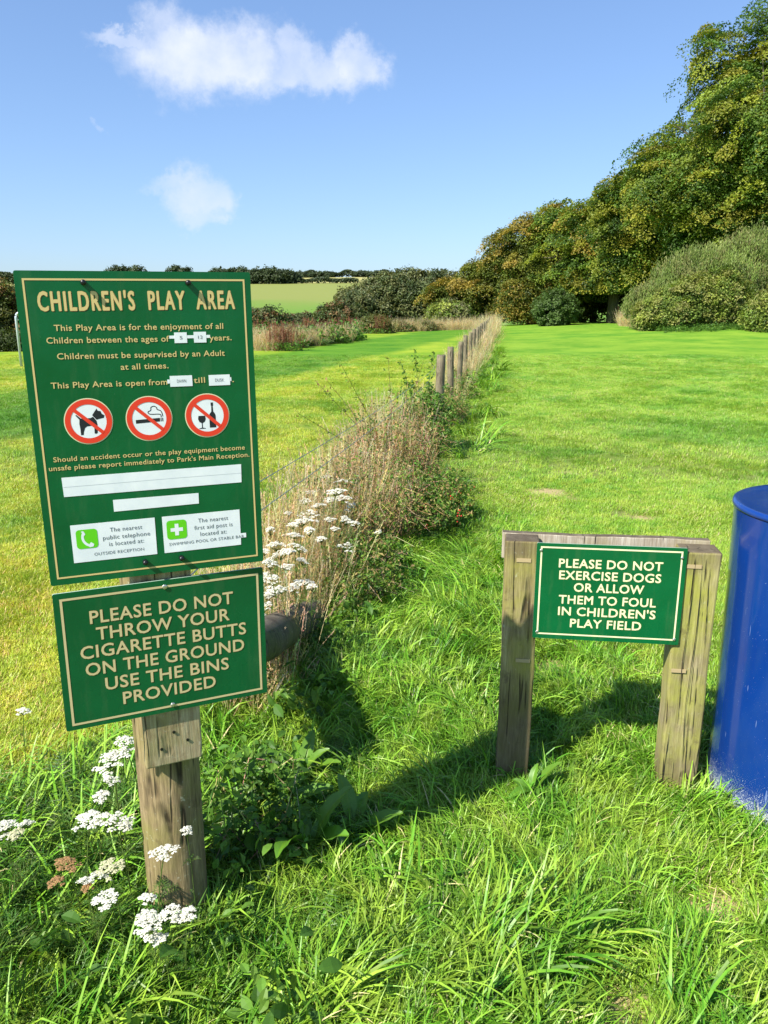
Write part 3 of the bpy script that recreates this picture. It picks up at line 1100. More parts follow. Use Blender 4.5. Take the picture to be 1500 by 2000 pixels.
def border(parent, x0, x1, z0, z1, t, mat, y=.0026):
    mb = MB()
    o = [(x0, z0), (x1, z0), (x1, z1), (x0, z1)]
    i = [(x0 + t, z0 + t), (x1 - t, z0 + t), (x1 - t, z1 - t), (x0 + t, z1 - t)]
    vs = [(a / 1000, -y, b / 1000) for a, b in o + i]
    mb.add(vs, [(k, (k + 1) % 4, 4 + (k + 1) % 4, 4 + k) for k in range(4)])
    return mb.build('border', mat, parent)


def sign_root(name, cx, cy, cz, yaw, roll, label, cat):
    M_ = Matrix.Translation((cx, cy, cz)) @ Matrix.Rotation(yaw, 4, 'Z') @ Matrix.Rotation(roll, 4, 'Y')
    r = bpy.data.objects.new(name, None)
    r.matrix_world = M_
    r.empty_display_size = .1
    COL.objects.link(r)
    return tag(r, label, cat)


def sticker(parent, quad, name='sticker', y=.0027):
    mb = MB()
    q = [(a / 1000, b / 1000) for a, b in quad]
    n = len(q)
    vs = [(a, -y, b) for a, b in q] + [(a, -.0021, b) for a, b in q]
    mb.add(vs, [tuple(range(n))] + [(k, n + k, n + (k + 1) % n, (k + 1) % n) for k in range(n)])
    return mb.build(name, M['sticker'], parent)


def rect(x0, z1, x1, z0): return [(x0, z0), (x1, z0), (x1, z1), (x0, z1)]


def round_icon(parent, x0, x1, z0, z1, r=7):
    mb = MB()
    out = []
    for cx, cz, a0 in ((x1 - r, z1 - r, 0), (x0 + r, z1 - r, 90), (x0 + r, z0 + r, 180), (x1 - r, z0 + r, 270)):
        for k in range(5):
            a = R(a0 + k * 22.5)
            out.append((cx + math.cos(a) * r, cz + math.sin(a) * r))
    flat_poly(mb, out, .0031)
    return mb


# --- large play area sign
SA = sign_root('play_area_sign', -.4846, 1.62, 1.3114, .3664, -.0060, 'large upright green notice headed with play area rules and three prohibition symbols', 'sign')
board(SA, .447, .6273)
border(SA, -210, 211, -300, 299.5, 3.6, M['gold'])
lettering(SA, "CHILDREN'S  PLAY  AREA", -186, 188, 240, 34.5, M['gold'], .035, edge=M['gold_edge'], slope=1.5, spacing=1.22)
lettering(SA, "This Play Area is for the enjoyment of all", -163, 162, 202, 11.2, M['gold'], .02, slope=-1)
lettering(SA, "Children between the ages of", -179, 51, 178.5, 11.2, M['gold'], .02, slope=-1)
lettering(SA, "years.", 133, 178, 177.5, 11.2, M['gold'], .02)
lettering(SA, "Children must be supervised by an Adult", -163, 162, 148, 11.2, M['gold'], .02, slope=-2)
lettering(SA, "at all times.", -47, 46, 124, 11.2, M['gold'], .02)
lettering(SA, "This Play Area is open from", -180, 41, 92, 11.2, M['gold'], .02, slope=-1)
lettering(SA, "till", 95, 118, 92, 11.2, M['gold'], .02)
lettering(SA, ".", 175, 178, 91, 11.2, M['gold'], .02)
lettering(SA, "Should an accident occur or the play equipment become", -191, 194, -54, 9.6, M['gold'], .02, slope=-1)
lettering(SA, "unsafe please report immediately to Park's Main Reception.", -201, 203, -71.5, 9.6, M['gold'], .02)
# cover-up strips with typed words
s = sticker(SA, [(52, 183), (134, 183), (134, 189), (52, 189)], 'blank_strip')
for body, q, cx in (("5", rect(62, 195, 87, 174), 75), ("12", rect(101, 195.5, 126, 174), 114), ("DAWN", rect(47, 108, 92, 86), 70), ("DUSK", rect(126, 107, 170, 85), 148)):
    s = sticker(SA, q, 'typed_label', .0029)
    w = 3.6 * len(body) + (2 if len(body) > 2 else 0)
    cz = (q[0][1] + q[2][1]) / 2
    lettering(s, body, cx - w / 2 - 1, cx + w / 2 + 1, cz - 3, 6.5, M['grey_ink'], 0, .0033)
sticker(SA, rect(41.5, 101, 46.6, 93), 'blank_strip')
sticker(SA, rect(170.5, 101, 173, 93), 'blank_strip')
s = sticker(SA, [(-179, -127), (183, -127), (184, -87), (-180, -87)], 'blank_strip')
mb = MB()
flat_poly(mb, [(-178, -107.3), (60, -106.3), (183.3, -106.9), (183.3, -106.2), (60, -105.6), (-178, -106.5)], .00285)
mb.build('strip_seam', principled('strip_grey_line', (.5, .53, .55), .7)[0], s)  # thin grey line along the middle of the strip
sticker(SA, [(-86, -167), (88.5, -166), (89, -143), (-86, -142)], 'blank_strip')
ph = sticker(SA, [(-174, -269), (-6.5, -269), (-6, -188), (-174, -188)], 'telephone_label')
mb = round_icon(ph, -165, -123, -240, -199)
mb.build('telephone_icon', M['lime'], ph)
mb = MB()
# handset
arc = []
for k in range(13):
    a = R(152 + 96 * k / 12)
    arc.append((-131 + 22 * math.cos(a) - 2, -216 + 22 * math.sin(a)))
inner = []
for k in range(13):
    a = R(248 - 96 * k / 12)
    inner.append((-131 + 17 * math.cos(a) - 2, -216 + 17 * math.sin(a)))
flat_poly(mb, [(-155, -203), (-150, -202), (-146.5, -209), (-149, -213)] + inner[::-1][1:12] + [(-141, -232), (-137, -227), (-131, -232), (-133, -237), (-140, -238)] + arc[::-1][0:13], .0034)
mb.build('telephone_handset', M['sticker'], ph)
for body, a, b_, v, c in (("The nearest", -98, -33, -209.5, 9), ("public telephone", -113, -18, -225.5, 9), ("is located at:", -102, -32, -240, 9)):
    lettering(ph, body, a, b_, v, c, M['grey_ink'], 0, .0031)
lettering(ph, "OUTSIDE RECEPTION", -133, -33, -257.5, 6.4, M['grey_ink'], 0, .0031)
fa = sticker(SA, [(9, -269), (174.5, -269), (175, -253), (187, -253), (187, -243), (175, -243), (175, -188), (9, -188)], 'first_aid_label')
mb = round_icon(fa, 17, 59, -240, -198)
mb.build('first_aid_icon', M['lime'], fa)
mb = MB()
flat_poly(mb, [(34, -232), (42, -232), (42, -223), (51, -223), (51, -215), (42, -215), (42, -206), (34, -206), (34, -215), (25, -215), (25, -223), (34, -223)], .0034)
mb.build('white_cross', M['sticker'], fa)
for body, a, b_, v, c in (("The nearest", 84, 149, -208.5, 9), ("first aid post is", 75, 158, -224, 9), ("located at:", 87, 144, -239, 9)):
    lettering(fa, body, a, b_, v, c, M['grey_ink'], 0, .0031)
lettering(fa, "SWIMMING POOL OR STABLE BAR", 20, 182, -254, 6.4, M['grey_ink'], 0, .0031, slope=1)


def smooth_loop(pts, n=4):
    """closed Catmull-Rom outline"""
    out = []
    m = len(pts)
    for i in range(m):
        p0, p1, p2, p3 = [Vector(pts[(i + k) % m]) for k in (-1, 0, 1, 2)]
        for k in range(n):
            t = k / n
            q = .5 * ((2 * p1) + (p2 - p0) * t + (2 * p0 - 5 * p1 + 4 * p2 - p3) * t * t + (3 * p1 - p0 - 3 * p2 + p3) * t ** 3)
            out.append((q.x, q.y))
    return out


def roundel(cx, cz, kind):
    mb = MB()
    disc(mb, cx, cz, 46.5, .0025, 0)
    disc(mb, cx, cz, 44.6, .0027, 1)
    dk = .0029
    T = lambda pts: [(cx + a, cz + b) for a, b in pts]
    if kind == 'dog':
        flat_poly(mb, T([(-24, 13), (-22, 14), (-14, 6.5), (4, 6.5), (9, 9), (13, 3), (15, 0), (16, -7), (15, -24), (12, -26), (9, -25), (9.5, -12), (6, -9), (-4, -10), (-8, -13), (-11, -21), (-12, -27), (-17, -27), (-17, -15), (-18, -4), (-17, 4)]), dk, 2)
        flat_poly(mb, T([(7.5, 12), (17, 25), (19, 20.5), (24, 19.5), (26, 14), (31, 10.5), (29, 5.5), (21, 4), (15, 2.5)]), dk, 2)
    elif kind == 'smoke':
        flat_poly(mb, T([(-27, -9), (21, -7), (21, .5), (-27, -1.5)]), dk, 2)
        flat_poly(mb, T([(22.5, -7), (24, -7), (24, .5), (22.5, .5)]), dk, 2)
        flat_poly(mb, T([(25.5, -7), (27.5, -7), (27.5, .5), (25.5, .5)]), dk, 2)
        o = smooth_loop([(24, 2), (24, 8), (19, 10), (9, 9), (2, 10), (-1, 15), (4, 19), (6, 25), (13, 26), (17, 20), (23, 17), (27, 10), (27.5, 2)])
        c0 = Vector((13, 13))
        path = smooth_loop([(24, 2), (23, 7), (17, 8.5), (7, 8.5), (0, 10), (-1.5, 14), (4, 17), (5, 23), (11, 25), (16, 22), (17, 18), (23, 15.5), (26, 10), (27, 2)])
        path = path[:len(path) - 4]
        for a, b in zip(path[:-1], path[1:]):
            a, b = Vector(a), Vector(b)
            d = (b - a).normalized() * .3
            nn = Vector((-d.y, d.x)).normalized() * .85
            flat_poly(mb, T([tuple(a - nn - d), tuple(b - nn + d), tuple(b + nn + d), tuple(a + nn - d)]), dk, 2)
    else:
        flat_poly(mb, T([(3.5, -26), (17, -26), (17, -1), (16, 3), (12.5, 8), (12, 20), (13, 20.5), (13, 27), (8, 27), (8, 20.5), (9, 20), (8.5, 8), (4.5, 3), (3.5, -1)]), dk, 2)
        flat_poly(mb, T([(-19, 0), (-5, 0), (-4, -7), (-6.5, -13), (-11, -15.5), (-11, -25), (-5, -26.5), (-5, -27.5), (-19, -27.5), (-19, -26.5), (-13, -25), (-13, -15.5), (-17.5, -13), (-20, -7)]), dk, 2)
    ring(mb, cx, cz, 34, 44.6, .0031, 3)
    a = Vector((math.cos(R(137)), math.sin(R(137))))
    nn = Vector((-a.y, a.x)) * 3.6
    p, q = a * 36, -a * 36
    flat_poly(mb, T([tuple(p + nn), tuple(q + nn), tuple(q - nn), tuple(p - nn)]), .0033, 3)
    o = mb.build('prohibition_roundel', [M['cream'], M['sticker'], M['black'], M['red']], SA)
    o['label'] = {'dog': 'no dogs symbol', 'smoke': 'no smoking symbol', 'bottle': 'no bottles and glasses symbol'}[kind]


roundel(-117.5, 24, 'dog')
roundel(0, 23, 'smoke')
roundel(118.5, 23, 'bottle')


def bolt(parent, u, v, r=5.5, L=15, mat='bolt', name='bolt'):
    mb = MB()
    n = 14
    prof = [(r * 1.0, 0), (r, L * .75), (r * .8, L * .95), (r * .3, L)]
    vs = []
    for rr, d in prof:
        for k in range(n):
            a = 2 * math.pi * k / n
            vs.append((rr / 1000 * math.cos(a), -(d + 2) / 1000, rr / 1000 * math.sin(a)))
    fs = []
    for i in range(len(prof) - 1):
        for k in range(n):
            fs.append((i * n + k, i * n + (k + 1) % n, (i + 1) * n + (k + 1) % n, (i + 1) * n + k))
    fs.append(tuple((len(prof) - 1) * n + k for k in range(n)))
    mb.add(vs, fs)
    return mb.build(name, M[mat], parent, smooth=True, loc=(u / 1000, 0, v / 1000))


for u, v in ((-102, 292), (96, 292), (-33, -283), (43, -283)): bolt(SA, u, v)
# stand-off batten on the back carrying the two upper bolts
mb = MB()
mb.box((0, .020, .287), (.26, .034, .05))
mb.build('rear_batten', M['block_wood'], SA, bevel=.002)

# --- lower sign
SB = sign_root('litter_sign', -.4830, 1.62, .8240, .4243, .0051, 'wide green notice about cigarette butts mounted below the large sign', 'sign')
board(SB, .4477, .3152)
border(SB, -211, 212, -147, 145, 5.0, M['tan'])
for body, a, b_, v, sl in (("PLEASE DO NOT", -155, 151, 82, -1), ("THROW YOUR", -145, 141, 43, -1), ("CIGARETTE BUTTS", -180, 178, 4, -2), ("ON THE GROUND", -173, 172, -36, -2), ("USE THE BINS", -136, 134, -76, -2), ("PROVIDED", -102, 102, -117, 0)):
    lettering(SB, body, a, b_, v, 27.8, M['tan'], .022, slope=sl, edge=M['gold_edge'])
for u, v in ((3, 142), (3, -142)): bolt(SB, u, v, 5.5, 3, 'screw', 'screw')

# --- dog sign on its frame
SCN = sign_root('dog_exercise_sign', .6958, 2.3, .6928, -.1299, 0, 'small green notice about exercising dogs on the low wooden frame', 'sign')
board(SCN, .4488, .3163)
border(SCN, -212, 212, -144, 147.5, 5.0, M['cream'])
for body, a, b_, v, sl in (("PLEASE DO NOT", -154, 156, 82, 1), ("EXERCISE DOGS", -151, 154, 43.5, 1), ("OR ALLOW", -104, 106, 4.5, 1), ("THEM TO FOUL", -148, 145, -37, 1), ("IN CHILDREN'S", -148, 147, -76, 1), ("PLAY FIELD", -109, 107, -115, 0)):
    lettering(SCN, body, a, b_, v, 27, M['cream'], .022, slope=sl, edge=M['gold'])
for u, v in ((-211, 134), (210, 127), (210, -140), (-211, -137)): bolt(SCN, u, v, 4.5, 3, 'screw', 'screw')


# ------------------------------------------------------------------ timber
def round_post(name, mat, r, h, parent=None, loc=(0, 0, 0), seed=0, n=28, chamfer=.012, rings=14, below=.15, lean=(0, 0)):
    rg = random.Random(seed)
    ph = [rg.uniform(0, 6.28) for _ in range(6)]
    mb = MB()
    vs = []
    zs = [-below + (h + below - chamfer) * i / rings for i in range(rings + 1)] + [h, h + .002]
    for i, z in enumerate(zs):
        for k in range(n):
            a = 2 * math.pi * k / n
            rr = r * (1 + .025 * math.sin(2 * a + ph[0]) + .014 * math.sin(3 * a + ph[1] + z * 2) + .008 * math.sin(7 * a + ph[2]) + .010 * math.sin(z * 5 + ph[3]))
            if z > h - .001: rr *= .86 if z <= h else .5
            vs.append((rr * math.cos(a) + lean[0] * z, rr * math.sin(a) + lean[1] * z, z + (.004 * math.sin(a * 2 + ph[4]) if z > h - .001 else 0)))
    m = len(zs)
    fs = [(i * n + k, i * n + (k + 1) % n, (i + 1) * n + (k + 1) % n, (i + 1) * n + k) for i in range(m - 1) for k in range(n)]
    fs.append(tuple((m - 1) * n + k for k in range(n)))
    mb.add(vs, fs)
    return mb.build(name, M[mat], parent, smooth=True, loc=loc)


def sawn(mb_c, size, bow=0., seed=0, bev=.004, taper=1.0, nz=10):
    """a sawn timber with slightly wavering faces; long axis z"""
    rg = random.Random(seed)
    ph = [rg.uniform(0, 6.28) for _ in range(6)]
    bm = bmesh.new()
    bmesh.ops.create_cube(bm, size=1)
    for v in bm.verts: v.co = Vector((v.co.x * size[0], v.co.y * size[1], v.co.z * size[2]))
    long_e = [e for e in bm.edges if abs((e.verts[0].co - e.verts[1].co).z) > size[2] * .5]
    bmesh.ops.subdivide_edges(bm, edges=long_e, cuts=nz)
    es = [e for e in bm.edges if e.is_manifold and e.calc_face_angle() > 1.0]
    bmesh.ops.bevel(bm, geom=es, offset=bev, segments=2, profile=.5, affect='EDGES')
    for v in bm.verts:
        t = v.co.z / size[2]
        v.co.x += .0016 * math.sin(t * 9 + ph[0]) + .001 * math.sin(t * 23 + ph[1])
        v.co.y += .0014 * math.sin(t * 8 + ph[2])
        k = 1 + (taper - 1) * (t + .5)
        v.co.x *= k
        v.co += Vector(mb_c)
    me = bpy.data.meshes.new('timber')
    bm.to_mesh(me)
    bm.free()
    me.polygons.foreach_set('use_smooth', [False] * len(me.polygons))
    return me


# the post that carries the two left signs
PX, PY = -.532, 1.722
post = empty('sign_post', (PX, PY, 0))
tag(post, 'thick round timber post with a sawn backing board, carrying the two left signs', 'post')
round_post('post', 'post_wood', .0735, 1.56, post, (0, 0, 0), 3, n=40)
o = link('backing_board', sawn((0, 0, 0), (.128, .036, .54), seed=5), M['block_wood'], post, (.0375, -.0785, .795))
o.rotation_euler = (0, 0, .4243)
mb = MB()
for u, z in ((-.028, -.225), (.032, -.215), (.002, -.188)):
    mb.tube([(u, -.0172, z), (u, -.0196, z)], .0035, 8)
q = mb.build('nail_heads', M['bolt'], o)
q['kind'] = 'stuff'
q['label'] = 'dark nail heads in the lower end of the board'

# the low frame that carries the dog sign
fr = bpy.data.objects.new('timber_stand', None)
COL.objects.link(fr)
fr.location = (.6958, 2.3, 0)
fr.rotation_euler = (0, 0, -.1299)
tag(fr, 'low frame of two weathered square posts with a rail across the back', 'frame')
YB = .0035 + .045
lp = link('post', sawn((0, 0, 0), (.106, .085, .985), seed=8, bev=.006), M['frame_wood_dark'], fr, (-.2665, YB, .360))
lp['label'] = 'left post, damp at the foot, with shade painted into its lower half'
rp = link('post', sawn((0, 0, 0), (.118, .095, .975), seed=9, bev=.007), M['frame_wood'], fr, (.268, YB + .005, .350))
rp['label'] = 'right post, wider, with deep cracks and green algae'
rl = link('rail', sawn((0, 0, 0), (.088, .030, .645), seed=12, bev=.003), M['rail_wood'], fr, (-.006, YB + .064, .806))
rl.rotation_euler = (0, R(90), 0)
for u, z in ((-.262, .79), (.25, .792), (-.25, .45), (.235, .445)):
    mb = MB()
    mb.box((0, 0, 0), (.045, .002, .012), (1, 1, 1))
    # pale recessed marks where an older board was fixed
    o = mb.build('old_bracket_mark', principled('pale_bare_wood', (.40, .31, .16), .9)[0], fr, loc=(u, .0036 if u < 0 else .0032, z))


# fence post cracks: deep splits cut into the right post, modelled as thin dark wedges
mb = MB()
rg = random.Random(5)
for (u, z0, z1) in ((.248, .30, .83), (.272, .10, .84), (.300, .52, .80), (.222, -.02, .25), (.285, -.05, .3)):
    n = 16
    l, r_ = [], []
    for k in range(n + 1):
        z = z0 + (z1 - z0) * k / n
        w = .0013 * math.sin(math.pi * k / n) ** .6 * rg.uniform(.5, 1.3)
        du = .004 * math.sin(z * 11 + u * 50) + rg.uniform(-.0007, .0007)
        l.append((u + du - w, .0018, z)); r_.append((u + du + w, .0018, z))
    vs = l + r_
    mb.add(vs, [(k, n + 1 + k, n + 2 + k, k + 1) for k in range(n)])
o = mb.build('splits', principled('crack_interior', (.02, .015, .01), 1)[0], fr)
o['label'] = 'long vertical splits in the right post'
o['kind'] = 'stuff'

# slanting strut behind the sign, its foot in the grass
st = empty('timber_strut', (-.26, 3.45, 0))
tag(st, 'thick dark round timber lying slanted into the grass right of the cigarette sign', 'timber')
mb = MB()
a, b_ = Vector((-.10, .34, .02)), Vector((-.23, -1.30, .54))
n = 30
pts, rad = [], []
rg = random.Random(2)
for k in range(n + 1):
    t = k / n
    pts.append(a.lerp(b_, t) + Vector((.004 * math.sin(t * 9), 0, .004 * math.sin(t * 7))))
    rad.append(.078 * (1 + .03 * math.sin(t * 13) + .02 * math.sin(t * 31)))
rad[0] = .05
mb.tube(pts, rad, 26)
mb.build('strut', M['log_wood'], st, smooth=True)

# ------------------------------------------------------------------ wire fence
fe = empty('wire_fence', (fence_x(9.86), 9.86, 0))
tag(fe, 'line of round timber posts with wire running away between the two lawns', 'fence')
ys = [9.86, 12.2, 14.35, 16.7, 19.1, 20.9, 23.4, 25.8, 28.2, 30.6, 33.2, 36, 39, 42, 45.5, 49]
hs = [.97, .95, .93, .96, .94, .97, .95, .93, .95, .96, .94, .95, .93, .95, .96, .95]
base = Vector((fence_x(9.86), 9.86, 0))
for i, (y, h) in enumerate(zip(ys, hs)):
    rg = random.Random(i)
    round_post('post', 'fence_wood', .047 if i else .056, h, fe, Vector((fence_x(y), y, 0)) - base, 20 + i, n=14, rings=5, lean=(rg.uniform(-.03, .03), rg.uniform(-.03, .03)))
for zf, zs in ((.86, 1.03), (.78, .93)):
    mb = MB()
    pts = [Vector((PX + .06, PY + .03, zs)) - base]
    for k in range(1, 10):
        t = k / 10
        y = PY + (9.86 - PY) * t
        pts.append(Vector((PX + (fence_x(9.86) - PX) * t, y, zs + (zf - zs) * t - .05 * math.sin(math.pi * t))) - base)
    for y in ys: pts.append(Vector((fence_x(y) - .05, y, zf)) - base)
    mb.tube(pts, .0016, 5)
    mb.build('wire', M['wire'], fe)

# ------------------------------------------------------------------ goal on the left lawn
p = at(30, 612, 20.8)
gl = empty('goal_frame', (p.x, 20.8, 0))
tag(gl, 'grey tubular football goal mostly hidden behind the large sign', 'goal')
W, H, D, r = 3.6, 1.38, .9, .032
mb = MB()
c = .12
pts = [(0, 0, -.1), (0, 0, H - c)] + [(c - c * math.cos(R(k * 15)), 0, H - c + c * math.sin(R(k * 15))) for k in range(1, 6)]
pts += [(c, 0, H), (W - c, 0, H)] + [(W - c + c * math.sin(R(k * 15)), 0, H - c + c * math.cos(R(k * 15))) for k in range(1, 6)] + [(W, 0, H - c), (W, 0, -.1)]
mb.tube(pts, r, 10)
mb.build('post', M['galv'], gl, smooth=True)
mb = MB()
for x in (0, W): mb.tube([(x, .02, H - c - .03), (x, D * .5, H * .8), (x, D, .03)], .018, 8)
mb.tube([(0, D, .03), (W, D, .03)], .018, 8)
mb.build('rear_support', M['galv'], gl, smooth=True)
mb = MB()
for k in range(31):
    x = W * k / 30
    mb.tube([(x, .03, H - .02), (x, D * .5, H * .78), (x, D, .04)], .0022, 3, cap=False)
for k in range(10):
    t = k / 9
    y = .03 + (D - .03) * t
    z = (H - .02) + (H * .78 - H + .02) * min(t * 2, 1) if t < .5 else H * .78 + (.04 - H * .78) * (t - .5) * 2
    mb.tube([(0, y, z), (W, y, z)], .0022, 3, cap=False)
for x in (0, W):
    for k in range(1, 8):
        z = H * k / 9
        mb.tube([(x, .02, z), (x, D * (1 - .55 * k / 9), z)], .0022, 3, cap=False)
o = mb.build('net', M['net'], gl)

# ------------------------------------------------------------------ blue bin
bn = empty('blue_bin', (1.372, 2.26, 0))
tag(bn, 'tall round blue plastic bin beside the low wooden frame, cut by the right edge', 'bin')


def lathe(prof, n=96):
    mb = MB()
    vs, fs = [], []
    for r_, z in prof:
        for k in range(n):
            a = 2 * math.pi * k / n
            vs.append((r_ * math.cos(a), r_ * math.sin(a), z))
    for i in range(len(prof) - 1):
        for k in range(n):
            fs.append((i * n + k, i * n + (k + 1) % n, (i + 1) * n + (k + 1) % n, (i + 1) * n + k))
    mb.add(vs, fs)
    return mb


lathe([(.290, -.05), (.293, .0), (.296, .02), (.294, .3), (.299, .7), (.3055, .95), (.307, .965)]).build('body', M['bin'], bn, smooth=True)
lathe([(.3065, .966), (.3105, .968), (.3120, .974), (.3105, .981), (.3050, .985), (.292, .983), (.20, .990), (.08, .994), (.002, .995)]).build('lid', M['bin'], bn, smooth=True)


# ------------------------------------------------------------------ grass
LIB = bpy.data.collections.new('tuft_shapes')          # kept out of the scene, used only by the scatterers


def tuft_np(seed, nb, spread, L, W, tilt, curve, seg=4, bias=.0, wide_tip=.75, lsd=.3):
    rg = np.random.default_rng(seed)
    yaw = rg.uniform(-np.pi, np.pi, nb) * (1 - bias) + rg.normal(size=nb) * .5 * bias
    rr = spread * np.sqrt(rg.uniform(0, 1, nb))
    ra = rg.uniform(0, 6.283, nb)
    base = np.stack([rr * np.cos(ra), rr * np.sin(ra), np.full(nb, -.005)], -1)
    Ls = L * np.clip(1 + rg.normal(size=nb) * lsd, .3, 2)
    Ws = W * rg.uniform(.6, 1.35, nb)
    th0 = np.abs(rg.normal(size=nb)) * tilt * .6 + tilt * .25
    kp = curve * rg.uniform(.2, 1.5, nb)
    d = np.stack([np.cos(yaw), np.sin(yaw), 0 * yaw], -1)
    side = np.stack([-np.sin(yaw), np.cos(yaw), 0 * yaw], -1)
    tw = rg.normal(size=nb) * .5
    P = base.copy()
    verts = []
    for k in range(seg + 1):
        s = k / seg
        th = th0 + kp * s ** 1.3
        w = Ws * (np.minimum(1, .55 + s * 1.4) if s < .4 else 1) * (1 - s ** 2.2 * wide_tip - (s ** 6) * (1 - wide_tip)) * .5
        if k == seg: w = Ws * .03
        upv = d * np.sin(th)[:, None] * 0
        sd = side * np.cos(tw * s)[:, None] + np.cross(d, side) * np.sin(tw * s)[:, None]
        verts.append(P + sd * w[:, None] if np.ndim(w) else P + sd * w)
        verts.append(P - sd * w[:, None] if np.ndim(w) else P - sd * w)
        step = d * np.sin(th)[:, None] + np.array([0, 0, 1.]) * np.cos(th)[:, None]
        P = P + step * (Ls / seg)[:, None]
        P[:, 2] = np.maximum(P[:, 2], .004)
    V = np.stack(verts, 1)                      # nb, 2(seg+1), 3
    m = 2 * (seg + 1)
    fr = np.array([[2 * k, 2 * k + 1, 2 * k + 3, 2 * k + 2] for k in range(seg)])
    Fc = (np.arange(nb)[:, None, None] * m + fr[None]).reshape(-1, 4)
    C = np.zeros((nb, m, 3), dtype=np.float32)
    C[:, :, 0] = rg.uniform(0, 1, nb)[:, None]
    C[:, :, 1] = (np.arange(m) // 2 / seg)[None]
    C[:, :, 2] = rg.uniform(0, 1, nb)[:, None]
    return V.reshape(-1, 3), Fc, C.reshape(-1, 3)


def lib_obj(name, V, Fc, C, mat, col):
    me = np_mesh(name, V, Fc, C, smooth=False)
    me.materials.append(mat)
    o = bpy.data.objects.new(name, me)
    col.objects.link(o)
    return o


def scatter(name, P, rot, scl, idx, col, label=None, z_follow=True, parent=None):
    n = len(P)
    me = bpy.data.meshes.new(name)
    me.vertices.add(n)
    if z_follow:
        P = P.copy()
        P[:, 2] = terrain(P[:, 0], P[:, 1])
    me.vertices.foreach_set('co', P.astype(np.float32).ravel())
    for nm, ty, arr in (('rot', 'FLOAT_VECTOR', rot), ('scl', 'FLOAT_VECTOR', scl)):
        a = me.attributes.new(nm, ty, 'POINT')
        a.data.foreach_set('vector', arr.astype(np.float32).ravel())
    a = me.attributes.new('pick', 'INT', 'POINT')
    a.data.foreach_set('value', idx.astype(np.int32))
    o = bpy.data.objects.new(name, me)
    COL.objects.link(o)
    ng = bpy.data.node_groups.new(name + '_scatter', 'GeometryNodeTree')
    ng.interface.new_socket('Geometry', in_out='INPUT', socket_type='NodeSocketGeometry')
    ng.interface.new_socket('Geometry', in_out='OUTPUT', socket_type='NodeSocketGeometry')
    gi, go = nd(ng, 'NodeGroupInput'), nd(ng, 'NodeGroupOutput')
    ci = nd(ng, 'GeometryNodeCollectionInfo')
    ci.inputs['Collection'].default_value = col
    ci.inputs['Separate Children'].default_value = True
    ci.inputs['Reset Children'].default_value = True
    ip = nd(ng, 'GeometryNodeInstanceOnPoints')
    ip.inputs['Pick Instance'].default_value = True

    def named(nm, ty):
        q = nd(ng, 'GeometryNodeInputNamedAttribute', data_type=ty)
        q.inputs['Name'].default_value = nm
        return q.outputs['Attribute']
    er = nd(ng, 'FunctionNodeEulerToRotation')
    ng.links.new(named('rot', 'FLOAT_VECTOR'), er.inputs[0])
    ng.links.new(gi.outputs[0], ip.inputs['Points'])
    ng.links.new(ci.outputs[0], ip.inputs['Instance'])
    ng.links.new(named('pick', 'INT'), ip.inputs['Instance Index'])
    ng.links.new(er.outputs[0], ip.inputs['Rotation'])
    ng.links.new(named('scl', 'FLOAT_VECTOR'), ip.inputs['Scale'])
    ng.links.new(ip.outputs[0], go.inputs[0])
    md = o.modifiers.new('scatter', 'NODES')
    md.node_group = ng
    tag(o, label, kind='stuff')
    if parent: o.parent = parent
    return o


def make_lib(name, specs, mat):
    c = bpy.data.collections.new(name)
    for i, sp in enumerate(specs):
        V, Fc, C = tuft_np(**sp)
        lib_obj('%s_%02d' % (name, i), V, Fc, C, mat, c)
    return c


LONG = make_lib('long_tuft', [dict(seed=s, nb=44, spread=.045, L=l, W=w, tilt=1.15, curve=2.1, seg=6, bias=.6, lsd=.35)
                              for s, l, w in ((1, .15, .0070), (2, .18, .0080), (3, .13, .0060), (4, .16, .0050), (5, .20, .0090))], M['grass_long'])
MID = make_lib('mid_tuft', [dict(seed=s, nb=46, spread=.05, L=l, W=w, tilt=.95, curve=1.5, seg=4, bias=.45, lsd=.35)
                            for s, l, w in ((11, .10, .0050), (12, .13, .0060), (13, .085, .0044), (14, .115, .0040))], M['grass_long'])
LAWN = make_lib('lawn_tuft', [dict(seed=s, nb=80, spread=.085, L=l, W=w, tilt=.9, curve=1.0, seg=3, bias=.3, lsd=.3)
                              for s, l, w in ((21, .028, .0028), (22, .034, .0030), (23, .024, .0026))], M['grass_lawn'])


def vnoise(x, y, s, seed=0):
    """smooth 0..1 noise from a few sines"""
    rg = np.random.default_rng(seed)
    v = 0
    for k in range(7):
        a = rg.uniform(0, 6.28)
        f = s * rg.uniform(.6, 2.2)
        v = v + np.sin((x * np.cos(a) + y * np.sin(a)) * f + rg.uniform(0, 6.28))
    return np.clip(.5 + v / 6.5, 0, 1)


def in_view(x, y, pad=.25, zlow=.3):
    """rough wedge of ground the camera sees, with a margin for a sidestep"""
    half = .49 * (y * .967 + EYE * .254) + pad + .05 * y
    return (np.abs(x) < half) & (y > .92)


BARE = [(ground_at(1072, 962), .34), (ground_at(1260, 1012), .18), (ground_at(1080, 1308), .16), (ground_at(1215, 1985), .12), (ground_at(1400, 1780), .14),
        (ground_at(1100, 912), .2), (ground_at(1210, 1005), .22), (ground_at(1480, 1900), .10), (ground_at(1120, 975), .16)]


def bare(x, y):
    b = np.zeros_like(x)
    for c_, r_ in BARE:
        b = np.maximum(b, np.exp(-(((x - c_.x) / r_) ** 2 + ((y - c_.y) / (r_ * .8)) ** 2)))
    return b


